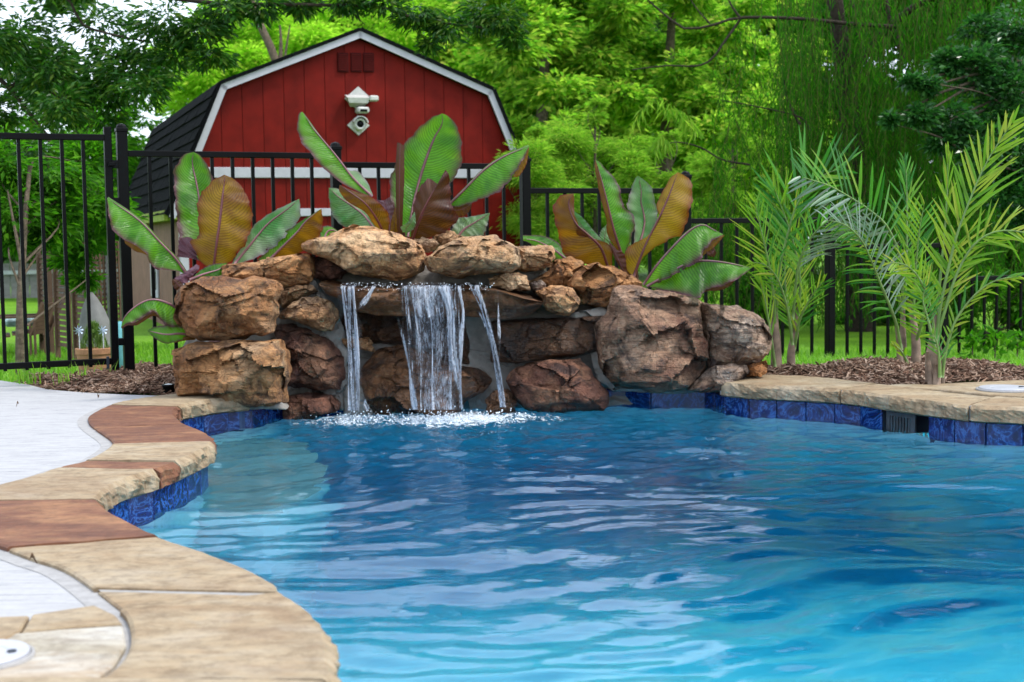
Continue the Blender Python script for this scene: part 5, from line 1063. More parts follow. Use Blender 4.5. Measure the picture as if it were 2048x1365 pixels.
MB().bbox(sg1 + 0.015, sg1 + 0.05, -0.035, 0.01, fz(232, 424), fz(232, 396), 0.004, MF(0)).build('hinge', MAT['black'], gate)
MB().bbox(sg1 + 0.015, sg1 + 0.05, -0.035, 0.01, fz(236, 690), fz(236, 676), 0.004, MF(0)).build('hinge', MAT['black'], gate)
MB().bbox(sg1 - 0.05, sg1 - 0.035, -0.03, -0.015, -0.02, fz(212, 712), 0.003, MF(0)).build('drop_rod', MAT['skim'], gate)

# ------------------------------------------------------------------ red barn shed
TS = R(20); SU = np.array([math.cos(TS), math.sin(TS), 0]); SB = np.array([-math.sin(TS), math.cos(TS), 0]); ZV = np.array([0, 0, 1.0])
S0 = np.array([-3.137, 13.6, 0]); SW = 3.54; SLn = 5.6
def sp(u, w, z): return S0 + SU * u + SB * w + ZV * z
def sz(px, py, u):
    q = sp(u, 0, 0); a = PXY(q)[1]; b_ = PXY(q + ZV)[1]; return (a - py) / (a - b_)
ZG = -0.16; ZP = sz(722, 80, SW / 2); ZBn = sz(460, 180, 0.44); ZE = sz(365, 400, -0.05); ZBd = sz(720, 347, SW / 2)
UB = 0.44
shed = root('barn_shed', tuple(sp(SW / 2, SLn / 2, ZG)), 'red barn style garden shed with white trim and black gambrel roof', 'shed')
MS = Matrix((( SU[0], SB[0], 0, S0[0]), (SU[1], SB[1], 0, S0[1]), (0, 0, 1, 0), (0, 0, 0, 1)))
def roofz(u):
    u = min(u, SW - u)
    return ZE + (ZBn - ZE) * u / UB if u < UB else ZBn + (ZP - ZBn) * (u - UB) / (SW / 2 - UB)
# core walls
core = [(0, ZG), (SW, ZG), (SW, ZE - 0.02), (SW - UB, ZBn - 0.03), (SW / 2, ZP - 0.03), (UB, ZBn - 0.03), (0, ZE - 0.02)]
v = [sp(u, 0.02, z) for u, z in core] + [sp(u, SLn, z) for u, z in core]; n = len(core)
f = [tuple(reversed(range(n))), tuple(range(n, 2 * n))] + [(i, (i + 1) % n, n + (i + 1) % n, n + i) for i in range(n)]
obj('wall', v, f, MAT['red_dark'], shed)
bw = 0.2032; nbd = int(SW / bw) + 1
for k in range(nbd):
    u0, u1 = k * bw + 0.0025, min((k + 1) * bw - 0.0025, SW)
    for za, zb2 in ((ZG, ZBd - 0.05), (ZBd + 0.05, None)):
        us = [u0] + [x for x in (UB, SW / 2, SW - UB) if u0 < x < u1] + [u1]
        topv = [(u, roofz(u) - 0.02 if zb2 is None else zb2) for u in us]
        if min(z for _, z in topv) < za + 0.02: topv = [(u, max(z, za + 0.02)) for u, z in topv]
        pl = [(u0, za), (u1, za)] + topv[::-1]; m_ = len(pl)
        vv = [sp(u, -0.004, z) for u, z in pl] + [sp(u, 0.018, z) for u, z in pl]
        ff = [tuple(range(m_)), tuple(reversed(range(m_, 2 * m_)))] + [(i, m_ + i, m_ + (i + 1) % m_, (i + 1) % m_) for i in range(m_)]
        obj('board', vv, ff, MAT['red'], shed)
MB().bbox(-0.02, SW + 0.02, -0.03, 0.016, ZBd - 0.05, ZBd + 0.05, 0.004, MS).build('band_trim', MAT['white'], shed)
for u in (-0.02, SW - 0.06): MB().bbox(u, u + 0.08, -0.026, 0.05, ZG, ZE - 0.02, 0.004, MS).build('corner_trim', MAT['white'], shed)
# door with white frame
du0, du1 = 0.92, 2.62; zt = sz(600, 424, 1.0)
MB().bbox(du0, du1, -0.034, -0.006, zt - 0.045, zt + 0.03, 0.004, MS).build('door_frame', MAT['white'], shed)
for u in (du0, (du0 + du1) / 2 - 0.035, du1 - 0.07): MB().bbox(u, u + 0.07, -0.033, -0.006, ZG + 0.05, zt - 0.047, 0.004, MS).build('door_frame', MAT['white'], shed)
for a, b_ in (((du0 + 0.07, ZG + 0.1), ((du0 + du1) / 2 - 0.04, zt - 0.06)), (((du0 + du1) / 2 + 0.04, zt - 0.06), (du1 - 0.07, ZG + 0.1))):
    MB().bar(sp(a[0], -0.018, a[1]), sp(b_[0], -0.018, b_[1]), 0.06, 0.02, up=tuple(SB)).build('door_brace', MAT['white'], shed)
# gable fascia
ov = 0.07
gp_ = [(-0.12, ZE - 0.12 * (ZBn - ZE) / UB * 0.55), (UB - 0.035, ZBn + 0.03), (SW / 2, ZP + 0.05), (SW - UB + 0.035, ZBn + 0.03), (SW + 0.12, ZE - 0.12 * (ZBn - ZE) / UB * 0.55)]
for (a, b_) in zip(gp_[:-1], gp_[1:]):
    A_ = np.array(a); B_ = np.array(b_); t = (B_ - A_) / np.linalg.norm(B_ - A_); nn_ = np.array([t[1], -t[0]]) * 0.062
    pl = [A_, B_, B_ + nn_ + (np.array([0, -0.02]) if False else 0), A_ + nn_]
    vv = [sp(p[0], -ov - 0.02, p[1]) for p in pl] + [sp(p[0], -ov + 0.008, p[1]) for p in pl]
    obj('fascia', vv, [(0, 1, 2, 3), (7, 6, 5, 4), (0, 4, 5, 1), (1, 5, 6, 2), (2, 6, 7, 3), (3, 7, 4, 0)], MAT['white'], shed)
# roof sheets
roof = None
for k, (a, b_) in enumerate(zip(gp_[:-1], gp_[1:])):
    A_ = np.array(a) + (0, 0.004); B_ = np.array(b_) + (0, 0.004); t = (B_ - A_) / np.linalg.norm(B_ - A_); nn_ = np.array([-t[1], t[0]]) * 0.03
    pl = [A_, B_, B_ + nn_, A_ + nn_]
    vv = [sp(p[0], -ov - 0.04, p[1]) for p in pl] + [sp(p[0], SLn + 0.1, p[1]) for p in pl]
    o = obj('roof', vv, [(0, 1, 2, 3), (7, 6, 5, 4), (0, 4, 5, 1), (1, 5, 6, 2), (2, 6, 7, 3), (3, 7, 4, 0)], MAT['shingle'], shed)
    if k == 0: roof = o; rA, rB, rN = A_, B_, nn_ / 0.03
# shingle courses on the visible lower slope
L = np.linalg.norm(rB - rA); rows_ = 9; rh = L / rows_; tdir = (rB - rA) / L; swd = SLn / 20
for r1 in range(rows_):
    for c1 in range(21):
        w0 = -ov - 0.05 + (c1 - (0.5 if r1 % 2 else 0)) * swd; w1 = w0 + swd - 0.008; w0 = max(w0, -ov - 0.05); w1 = min(w1, SLn + 0.1)
        if w1 - w0 < 0.05: continue
        lo_ = rA + tdir * (r1 * rh) + rN * (0.05 + random.uniform(0, 0.008)); hi_ = rA + tdir * min(L, (r1 + 1) * rh + 0.02) + rN * 0.034
        lo2 = lo_ - rN * 0.016
        vv = [sp(lo_[0], w0, lo_[1]), sp(lo_[0], w1, lo_[1]), sp(hi_[0], w1, hi_[1]), sp(hi_[0], w0, hi_[1]), sp(lo2[0], w0, lo2[1]), sp(lo2[0], w1, lo2[1])]
        obj('shingle', vv, [(0, 3, 2, 1), (0, 1, 5, 4), (0, 4, 3), (1, 2, 5)], MAT['shingle'], roof)
MB().bbox(-0.16, -0.12, -0.03, SLn, ZE - 0.2, ZE - 0.1, 0.004, MS).build('eave_board', MAT['moss'], shed)
MB().bbox(-0.12, 0.0, -0.02, SLn, ZE - 0.19, ZE - 0.17, 0.004, MS).build('soffit', MAT['moss'], shed)
# right eave return, a small white curved block
rv = []
for t in np.linspace(0, 1, 8): rv.append((SW + 0.02 + 0.2 * t, ZE - 0.02 - 0.15 * t ** 0.6))
pl = [(SW - 0.02, ZE - 0.02)] + rv + [(SW + 0.2, ZE - 0.21), (SW - 0.02, ZE - 0.21)]; m_ = len(pl)
obj('eave_return', [sp(u, -0.09, z) for u, z in pl] + [sp(u, 0.05, z) for u, z in pl], [tuple(range(m_)), tuple(reversed(range(m_, 2 * m_)))] + [(i, m_ + i, m_ + (i + 1) % m_, (i + 1) % m_) for i in range(m_)], MAT['white'], shed)
# side wall boards with a window
for k in range(27):
    w0 = 0.07 + k * bw
    MB().box(-0.016, 0.004, w0 + 0.004, w0 + bw - 0.004, ZG, ZE - 0.1, MS).build('side_board', MAT['brown'], shed)
wn = MB().bbox(-0.04, -0.018, 1.9, 1.98, 0.15, 0.78, 0.003, MS).bbox(-0.04, -0.018, 2.5, 2.58, 0.15, 0.78, 0.003, MS).bbox(-0.038, -0.018, 1.98, 2.5, 0.7, 0.78, 0.003, MS).bbox(-0.038, -0.018, 1.98, 2.5, 0.15, 0.23, 0.003, MS).build('side_window', MAT['white'], shed)
MB().box(-0.026, -0.017, 1.98, 2.5, 0.23, 0.7, MS).build('pane', MAT['glass_dark'], wn)
# gable vents
MAT['red_louvre'] = simple('red_louvre', (0.085, 0.005, 0.004), 0.6, 0.1)
for px in (691, 716, 740):
    u = (px - 722) * 0.00527 + SW / 2; z0, z1 = sz(px, 146, u), sz(px, 113, u)
    vt = MB().bbox(u - 0.055, u + 0.055, -0.02, -0.005, z0 - 0.012, z1 + 0.012, 0.003, MS).build('vent', MAT['red_dark'], shed)
    for k in range(9):
        z = z0 + (z1 - z0) * (k + 0.5) / 9; MB().box(u - 0.045, u + 0.045, -0.03, -0.02, z - 0.004, z + 0.005, MS).build('louvre', MAT['red_louvre'], vt)
def wallpx(px, py, w):
    v = CF + CR * ((px - 1024) / F) - CU * ((py - 682.5) / F); n_ = -SB; q0 = sp(0, w, 0); t = ((q0 - CAMP) @ n_) / (v @ n_); p = CAMP + v * t - S0; return p @ SU, p[2]
def diamond(px0, px1, py0, py1, w0, w1):
    (ua, za), (ub, zb_) = wallpx(px0, py1, w0), wallpx(px1, py0, w0); um, zm_ = (ua + ub) / 2, (za + zb_) / 2; pl = [(ua, zm_), (um, za), (ub, zm_), (um, zb_)]
    v = [sp(u, w0, z) for u, z in pl] + [sp(u, w1, z) for u, z in pl]; return v, [(0, 1, 2, 3), (7, 6, 5, 4), (0, 4, 5, 1), (1, 5, 6, 2), (2, 6, 7, 3), (3, 7, 4, 0)], (um, zm_)
u_, z_ = wallpx(718, 196, 0)
fl = root('floodlight', tuple(sp(u_, -0.03, z_)), 'white security floodlight with a wide hood on the barn gable', 'floodlight')
v, f, c = diamond(690, 744, 174, 222, -0.03, -0.006); obj('diamond_plate', v, f, MAT['white_old'], fl)
a, b_ = wallpx(693, 196, -0.1), wallpx(738, 196, -0.1); zc = a[1]
hd = MB(); hd.add([sp(a[0], -0.14, zc + 0.0), sp(b_[0], -0.14, zc), sp(b_[0], -0.03, zc + 0.035), sp(a[0], -0.03, zc + 0.035), sp(a[0] + 0.02, -0.13, zc - 0.05), sp(b_[0] - 0.02, -0.13, zc - 0.05), sp(b_[0] - 0.05, -0.03, zc - 0.08), sp(a[0] + 0.05, -0.03, zc - 0.08)], [(0, 1, 2, 3), (4, 7, 6, 5), (0, 4, 5, 1), (1, 5, 6, 2), (2, 6, 7, 3), (3, 7, 4, 0)])
hd.build('lamp_hood', MAT['white_old'], fl)
u2, z2 = wallpx(747, 197, -0.12); MB().bbox(u2 - 0.045, u2 + 0.045, -0.16, -0.05, z2 - 0.03, z2 + 0.025, 0.012, MS).build('lamp_head', MAT['white_old'], fl)
u2, z2 = wallpx(725, 221, -0.1); ms = MB().bbox(u2 - 0.06, u2 + 0.06, -0.15, -0.03, z2 - 0.03, z2 + 0.03, 0.014, MS).build('motion_sensor', MAT['white_old'], fl)
MB().bbox(u2 - 0.035, u2 + 0.035, -0.156, -0.148, z2 - 0.018, z2 + 0.006, 0.003, MS).build('sensor_eye', MAT['black'], ms)
u_, z_ = wallpx(718, 250, 0)
cm = root('security_camera', tuple(sp(u_, -0.03, z_)), 'round white security camera on a diamond plate below the floodlight', 'security camera')
v, f, c = diamond(695, 739, 231, 271, -0.03, -0.006); obj('diamond_plate', v, f, MAT['white_old'], cm)
u2, z2 = wallpx(719, 249, -0.05); MX = MS @ Matrix.Translation((u2, -0.03, z2)) @ Matrix.Rotation(R(90), 4, 'X')
def lathe_at(prof, M): m_ = MB().lathe(prof, 22); m_.v = [tuple(M @ Vector(p)) for p in m_.v]; return m_
bd_ = lathe_at([(0.062, 0.0), (0.062, 0.05), (0.05, 0.062), (0.036, 0.06), (0.034, 0.05)], MX).build('body', MAT['white_old'], cm, True)
lathe_at([(0.036, 0.05), (0.03, 0.058), (0.0, 0.06)], MX).build('lens', MAT['black'], bd_, True)
hv = MB()
for k in range(12):
    a0, a1 = R(10 + k * 13), R(10 + (k + 1) * 13)
    q0 = [(0.068 * math.cos(x), 0.068 * math.sin(x)) for x in (a0, a1)]; q1 = [(0.078 * math.cos(x), 0.078 * math.sin(x)) for x in (a0, a1)]
    hv.add([tuple(MX @ Vector((*q0[0], 0.0))), tuple(MX @ Vector((*q0[1], 0.0))), tuple(MX @ Vector((*q1[1], 0.0))), tuple(MX @ Vector((*q1[0], 0.0))), tuple(MX @ Vector((*q0[0], 0.09))), tuple(MX @ Vector((*q0[1], 0.09))), tuple(MX @ Vector((*q1[1], 0.085))), tuple(MX @ Vector((*q1[0], 0.085)))], BOXF)
hv.build('hood', MAT['white_old'], cm)

# ------------------------------------------------------------------ back yard seen through the gate
gzz = lambda x, y: float(gz(x, y))
def at(px, py, d): p = U(px, py, d); return p
# neighbour's plank fence
a = at(-420, 600, 22.5); b_ = at(262, 600, 24.0); ln = np.hypot(b_[0] - a[0], b_[1] - a[1]); nfn = int(ln / 0.15); ang = math.atan2(b_[1] - a[1], b_[0] - a[0])
z0 = gzz(a[0], a[1]) - 0.1; zt = U(60, 527, 23)[2]
pf = root('plank_fence', (a[0], a[1], z0), 'weathered grey plank fence far behind the gate', 'fence')
MFp = Matrix.Translation((a[0], a[1], 0)) @ Matrix.Rotation(ang, 4, 'Z')
bb = MB().box(0.004, 0.146, 0, 0.02, 0, 1.0); bme = mesh('plank', bb.v, bb.f, MAT['grey_wood'])
for k in range(nfn): inst('plank', bme, MFp @ Matrix.Translation((k * 0.15, random.uniform(-0.006, 0.006), z0)) @ Matrix.Diagonal((1, 1, zt - z0 + random.uniform(-0.03, 0.03), 1)), pf)
MB().box(0, ln, -0.05, -0.01, U(60, 550, 23)[2], U(60, 542, 23)[2], MFp).build('rail', MAT['galv'], pf)
# slatted trellis panels
for i, (x0, x1, y0, y1, d, yaw) in enumerate([(82, 104, 500, 684, 11.6, 45), (114, 140, 520, 694, 11.0, 45), (150, 180, 545, 694, 10.6, 45)]):
    A_ = at(x0, y1, d); B_ = at(x1, y1 + 2, d - 0.25); zt = at(x0, y0, d)[2]; zb_ = min(A_[2], gzz(A_[0], A_[1]) + 0.0)
    dv = np.array([B_[0] - A_[0], B_[1] - A_[1]]); w = np.linalg.norm(dv); M = Matrix.Translation((A_[0], A_[1], 0)) @ Matrix.Rotation(math.atan2(dv[1], dv[0]), 4, 'Z')
    tr_ = root('trellis_panel', (A_[0], A_[1], zb_), 'brown slatted privacy panel behind the gate, %s of three' % ('leftmost', 'middle', 'rightmost')[i], 'trellis', 'slatted privacy panels')
    for u in (0.0, w - 0.025): MB().box(u, u + 0.025, -0.015, 0.02, zb_, zt, M).build('post', MAT['trellis'], tr_)
    nsl = int((zt - A_[2]) / 0.042)
    sl_ = MB().box(0.02, w - 0.02, 0, 0.012, 0, 0.028); sme = mesh('slat', sl_.v, sl_.f, MAT['trellis'])
    for k in range(nsl): inst('slat', sme, M @ Matrix.Translation((0, 0, A_[2] + 0.01 + k * 0.042)) @ Matrix.Rotation(R(-18), 4, 'X'), tr_)
# lattice screen
A_ = at(172, 665, 11.9); B_ = at(252, 665, 12.3); zt = at(210, 482, 12.1)[2]; zb_ = gzz(A_[0], A_[1]); dv = np.array([B_[0] - A_[0], B_[1] - A_[1]]); w = np.linalg.norm(dv); M = Matrix.Translation((A_[0], A_[1], 0)) @ Matrix.Rotation(math.atan2(dv[1], dv[0]), 4, 'Z')
lat = root('lattice_screen', (A_[0], A_[1], zb_), 'dark square lattice screen behind the flower pot and gate latch post', 'lattice')
for k in range(int(w / 0.044) + 1): MB().box(k * 0.044, k * 0.044 + 0.02, 0, 0.008, zb_, zt, M).build('lath', MAT['trellis'], lat)
for k in range(int((zt - zb_) / 0.044) + 1): MB().box(0, w, 0.009, 0.016, zb_ + k * 0.044, zb_ + k * 0.044 + 0.02, M).build('lath', MAT['trellis'], lat)
MB().box(w * 0.52, w * 0.62, -0.05, -0.01, zb_, zt + 0.05, M).build('post', MAT['grey_wood'], lat)
# draped cover
c = at(200, 690, 9.9); cov = []; nz_ = 14
hgt = at(190, 585, 9.9)[2] - gzz(c[0], c[1])
prof = [(0.115, 0), (0.118, 0.2), (0.112, 0.45), (0.10, 0.62), (0.075, 0.78), (0.04, 0.92), (0.012, 1.0)]
mb = MB(); nn_ = 40
for r1, z1 in prof:
    for k in range(nn_):
        th = 2 * math.pi * k / nn_; rr = r1 * (1 + 0.10 * math.sin(th * 7 + z1 * 3) * (1 - z1)); mb.v.append((c[0] + rr * math.cos(th) - 0.05 * z1, c[1] + rr * math.sin(th), gzz(c[0], c[1]) + hgt * z1))
for i in range(len(prof) - 1):
    for k in range(nn_): mb.f.append((i * nn_ + k, i * nn_ + (k + 1) % nn_, (i + 1) * nn_ + (k + 1) % nn_, (i + 1) * nn_ + k))
mb.f.append(tuple((len(prof) - 1) * nn_ + k for k in range(nn_)))
tag(mb.build('draped_cover', MAT['cloth_grey'], None, True), 'grey fabric cover draped to a point behind the flower pot', 'cover')
c2 = at(243, 725, 9.3); mb = MB(); prof = [(0.05, 0), (0.062, 0.2), (0.06, 0.5), (0.045, 0.8), (0.02, 1.0)]
for r1, z1 in prof:
    for k in range(nn_):
        th = 2 * math.pi * k / nn_; rr = r1 * (1 + 0.12 * math.sin(th * 5 + z1 * 4)); mb.v.append((c2[0] + rr * math.cos(th), c2[1] + rr * math.sin(th), gzz(c2[0], c2[1]) + 0.33 * z1))
for i in range(len(prof) - 1):
    for k in range(nn_): mb.f.append((i * nn_ + k, i * nn_ + (k + 1) % nn_, (i + 1) * nn_ + (k + 1) % nn_, (i + 1) * nn_ + k))
mb.f.append(tuple((len(prof) - 1) * nn_ + k for k in range(nn_)))
tag(mb.build('teal_bag', MAT['teal'], None, True), 'faded teal cloth bundle between the gate stile and the fence post', 'bundle')
# flower pot with a small conifer and two pinwheels
c = at(190, 742, 8.75); zg = gzz(c[0], c[1]) - 0.01
pot = root('flower_pot', (c[0], c[1], zg), 'terracotta pot with a small green conifer behind the gate', 'flower pot')
MB().lathe([(0.0, 0.0), (0.09, 0.0), (0.105, 0.15), (0.112, 0.152), (0.114, 0.185), (0.10, 0.187), (0.095, 0.16), (0, 0.158)], 36, (c[0], c[1], zg)).build('pot', MAT['terracotta'], pot, False)
MAT['conifer'] = leafmat('conifer', [(0.06, 0.12, 0.02), (0.11, 0.2, 0.03), (0.16, 0.24, 0.05)], 0.25, 0.6)
P = []
for k in range(900):
    h = random.random() ** 0.8; th = random.uniform(0, 6.283); rr = 0.085 * (1 - h) ** 0.6 * math.sqrt(random.random()) + 0.01; P.append((c[0] + rr * math.cos(th), c[1] + rr * math.sin(th), zg + 0.16 + 0.16 * h))
v, f = blades(np.array(P), 0.02, 0.05, 0.003, 77); obj('shrub', v, f, MAT['conifer'], pot)
for px, nm in ((157, 'left'), (205, 'right')):
    w = at(px, 661, 8.66); pw = root('pinwheel', (w[0], w[1], zg + 0.14), 'pale blue pinwheel flower on the %s side of the flower pot' % nm, 'pinwheel', 'pinwheels in the flower pot')
    MB().tube([(w[0], w[1] + 0.01, zg + 0.12), tuple(w + [0, 0.01, 0])], 0.003, 6).build('stick', MAT['galv'], pw)
    for k in range(8):
        th = k * math.pi / 4; e = np.array([math.cos(th), 0, math.sin(th)]); g_ = np.array([math.cos(th + 0.5), 0, math.sin(th + 0.5)])
        obj('petal', [w, w + e * 0.033 + [0, -0.008, 0], w + (e + g_) * 0.014 + [0, 0.006, 0], w + g_ * 0.012], [(0, 1, 2), (0, 2, 3)], MAT['pinwheel'], pw)
# garden chair
c = at(42, 690, 11.4); zg = gzz(c[0], c[1]); ch = root('garden_chair', (c[0], c[1], zg), 'brown slatted wooden garden chair with a colourful cushion on the far lawn', 'chair')
MC = Matrix.Translation((c[0], c[1], zg)) @ Matrix.Rotation(R(200), 4, 'Z')
for k in range(6): MB().box(-0.22 + k * 0.075, -0.16 + k * 0.075, -0.2, 0.2, 0.20 - k * 0.012, 0.215 - k * 0.012, MC).build('seat_slat', MAT['trellis'], ch)
for k in range(6):
    MB().box(-0.2 + k * 0.068, -0.145 + k * 0.068, 0, 0.016, 0, 0.42 - 0.012 * abs(k - 2.5), MC @ Matrix.Translation((0, 0, 0.15)) @ Matrix.Rotation(R(90), 4, 'Z') @ Matrix.Translation((0, 0.2, 0)) @ Matrix.Rotation(R(-24), 4, 'X')).build('back_slat', MAT['trellis'], ch)
for x in (-0.2, 0.18):
    for y in (-0.2, 0.17): MB().box(x, x + 0.03, y, y + 0.03, -0.01, 0.3, MC).build('leg', MAT['trellis'], ch)
for y in (-0.21, 0.16): MB().box(-0.24, 0.24, y, y + 0.06, 0.3, 0.316, MC).build('armrest', MAT['trellis'], ch)
tag(MB().bbox(-0.17, 0.12, -0.15, 0.15, 0.23, 0.29, 0.02, MC).build('seat_cushion', MAT['cushion']), 'teal patterned cushion lying on the slatted garden chair', 'cushion')
# second reclining chair back seen beside the leftmost trellis panel
c = at(72, 690, 11.2); zg = gzz(c[0], c[1]); rc = root('reclining_chair', (c[0], c[1], zg), 'brown slatted reclining chair beside the leftmost trellis panel', 'chair')
for k in range(7):
    a = at(62 + k * 3.2, 668 - k * 9, 11.2); b2 = a + np.array([0.10, 0.06, 0.02]); MB().bar(a, b2, 0.012, 0.03, up=(0.4, 0, 1)).build('slat', MAT['trellis'], rc)
for dx in (0.0, 0.09): MB().bar(at(60, 672, 11.2) + [dx, dx * .6, 0], at(84, 606, 11.2) + [dx, dx * .6, 0], 0.018).build('rail', MAT['trellis'], rc)
for px in (60, 69): a = at(px, 650, 11.2); MB().bar((a[0], a[1], zg - 0.01), a, 0.016).build('leg', MAT['trellis'], rc)
# solar puck and litter on the deck
c = G(338, 772, 0.03); sp_ = root('solar_light', (c[0], c[1], 0.0), 'small round black solar light in the mulch beside the left boulder', 'garden light')
MB().lathe([(0.03, 0.0), (0.032, 0.03), (0.036, 0.034), (0.036, 0.042), (0.03, 0.044)], 20, (c[0], c[1], -0.005)).build('body', MAT['black'], sp_, True)
MB().lathe([(0.03, 0.0), (0.0, 0.003)], 20, (c[0], c[1], 0.039)).build('panel', MAT['glass_dark'], sp_, True)
MAT['litter'] = simple('dry_leaf', (0.16, 0.10, 0.06), 0.8, 0.2, 0.4, 60, 0.2)
def litter(px, py, L, w, az, label):
    c = G(px, py, 0.0); o = []; n_ = 7; v = []
    for i in range(n_):
        t = i / (n_ - 1); ww = w * math.sin(math.pi * (0.06 + 0.9 * t)); x = (t - 0.5) * L
        for s_ in (-1, 0, 1): v.append((c[0] + x * math.cos(az) - s_ * ww * math.sin(az), c[1] + x * math.sin(az) + s_ * ww * math.cos(az), 0.004 + 0.012 * abs(s_) * ww / w + 0.008 * math.sin(t * 5)))
    tag(obj('fallen_leaf', v, gridf(n_, 3), MAT['litter'], None, True), label, 'leaf', 'fallen leaves on the deck')
litter(102, 780, 0.06, 0.012, 0.2, 'curled brown leaf on the white deck beside the mulch edge')
litter(67, 1125, 0.018, 0.006, 0.4, 'tiny dry leaf on the white deck by the red coping slab')
for px, py, nm in ((166, 786, 'nearest the mulch'), (197, 796, 'right of the others near the coping'), (35, 812, 'leftmost, near the frame edge')): litter(px, py, 0.012, 0.005, px, 'dark leaf crumb on the white deck, ' + nm)
# ------------------------------------------------------------------ trees
def leafmesh(P, L, W, seed, droop=0.3, spread=1.0, dirs=None):
    r_ = np.random.default_rng(seed); n = len(P)
    D = r_.normal(0, 1, (n, 3)); D[:, 2] = D[:, 2] * 0.5 - droop
    if dirs is not None: D = dirs * 1.3 + D * 0.55 * spread
    D /= np.linalg.norm(D, axis=1)[:, None]; Nn = r_.normal(0, 0.6, (n, 3)) + [0, 0, 1.0]; S = np.cross(D, Nn); S /= np.linalg.norm(S, axis=1)[:, None] + 1e-9; Nn = np.cross(S, D)
    l = L * r_.uniform(0.65, 1.25, n)[:, None]; w = W * r_.uniform(0.7, 1.2, n)[:, None]
    m_ = P + D * l * 0.45
    V = np.stack([P, m_ + S * w * 0.5 + Nn * w * 0.15, P + D * l - Nn * l * 0.12, m_ - S * w * 0.5 + Nn * w * 0.15], 1).reshape(-1, 3)
    i = np.arange(n)[:, None] * 4; return V, np.vstack([i + [0, 1, 2], i + [0, 2, 3]])
def clump_points(clumps, dens, seed, flat=0.75, sub=9):
    r_ = np.random.default_rng(seed); PP = []; DD = []
    for c in clumps:
        x, y, d, rp = c[:4]; k = c[4] if len(c) > 4 else 1.0
        C = U(x, y, d); rm = rp * d / F; n = int(dens * k * rp)
        # sub-sprays inside the clump
        ns = sub; sc = r_.normal(0, 1, (ns, 3)); sc /= np.linalg.norm(sc, axis=1)[:, None]; sc *= rm * r_.uniform(0.25, 0.95, (ns, 1)); sc[:, 2] *= flat
        a = r_.integers(0, ns, n); g = r_.normal(0, 1, (n, 3)) * rm * 0.30; g[:, 2] *= 0.55
        p = C + sc[a] + g; PP.append(p); dd = (p - C); dd[:, 2] *= 0.5; dd /= np.linalg.norm(dd, axis=1)[:, None] + 1e-9; DD.append(dd)
    return np.vstack(PP), np.vstack(DD)
def tree(name, label, cat, base, trunk_px, clumps, dens, leafsz, mat, seed, bark='bark', group=None, r0=0.1, droop=0.3, limbs=True, kind=None, flat=0.75, extra=None, sub=9):
    """base: (px, d) of the foot; trunk_px: [(x, y, d)...] from the foot up"""
    T = [U(*p) for p in trunk_px]; zg = float(gz(T[0][0], T[0][1])) - 0.06; T[0] = np.array([T[0][0], T[0][1], zg])
    rt = root(name, tuple(T[0]), label, cat, group, kind)
    Tc = catmull(np.array(T), 18); b = MB().tube([tuple(p) for p in Tc], list(np.linspace(r0, r0 * 0.35, 18)), 9)
    if limbs:
        rr = random.Random(seed)
        for c in clumps:
            C = U(*c[:3]); i = min(17, max(4, int(np.argmin(np.linalg.norm(Tc - (C - [0, 0, 0.4]), axis=1))))); A = Tc[i]
            if np.linalg.norm(C - A) > 9: continue
            md = (A + C) / 2 + np.array([rr.uniform(-.15, .15), rr.uniform(-.15, .15), 0.12 * np.linalg.norm(C - A)])
            q_ = catmull(np.array([A, md, C]), 8); b.tube([tuple(p) for p in q_], list(np.linspace(r0 * 0.28, r0 * 0.05, 8)), 5)
    if extra:
        for pts, ra in extra: q_ = catmull(np.array([U(*p) for p in pts]), 20); b.tube([tuple(p) for p in q_], list(np.linspace(ra, ra * 0.35, 20)), 6)
    b.build('trunk', MAT[bark], rt, True)
    P, D = clump_points(clumps, dens, seed, flat, sub); P = P[P[:, 2] > zg + 0.05] if len(P) else P
    v, f = leafmesh(P, leafsz[0], leafsz[1], seed + 1, droop, dirs=D[:len(P)]); obj('crown', v, f, mat, rt)
    return rt
LM = lambda n, c, t=0.5, r=0.55, tc=1.5, s=0.15: leafmat(n, c, t, r, tc, s)
G_dark = LM('leaf_dark', [(0.010, 0.05, 0.006), (0.02, 0.085, 0.008), (0.04, 0.13, 0.012), (0.10, 0.16, 0.015)], 0.35, 0.4, 1.4, 0.25)
G_mid = LM('leaf_mid', [(0.03, 0.11, 0.006), (0.06, 0.19, 0.009), (0.12, 0.28, 0.012)], 0.5)
G_yel = LM('leaf_yellow', [(0.25, 0.34, 0.025), (0.38, 0.45, 0.04), (0.50, 0.52, 0.07)], 0.62, 0.55, 1.8)
G_bri = LM('leaf_bright', [(0.07, 0.16, 0.016), (0.19, 0.30, 0.03), (0.36, 0.41, 0.05), (0.56, 0.50, 0.08)], 0.62, 0.55, 1.8)
G_fea = LM('leaf_feather', [(0.14, 0.25, 0.025), (0.26, 0.36, 0.04), (0.41, 0.44, 0.06)], 0.6, 0.55, 1.7)
G_wil = LM('leaf_willow', [(0.014, 0.085, 0.004), (0.03, 0.14, 0.006), (0.08, 0.22, 0.010)], 0.5, 0.6, 1.5, 0.08)
G_gls = LM('leaf_glossy', [(0.016, 0.07, 0.018), (0.03, 0.11, 0.025), (0.06, 0.17, 0.035)], 0.35, 0.25, 1.5, 0.45)
G_far = LM('leaf_far', [(0.02, 0.06, 0.012), (0.04, 0.10, 0.016), (0.08, 0.17, 0.02)], 0.4)
rt_ = random.Random(99)
def fill(x0, x1, y0, y1, d0, d1, r0, r1, n, k=1.0, seed=0):
    q = random.Random(seed); return [(q.uniform(x0, x1), q.uniform(y0, y1), q.uniform(d0, d1), q.uniform(r0, r1), k) for _ in range(n)]
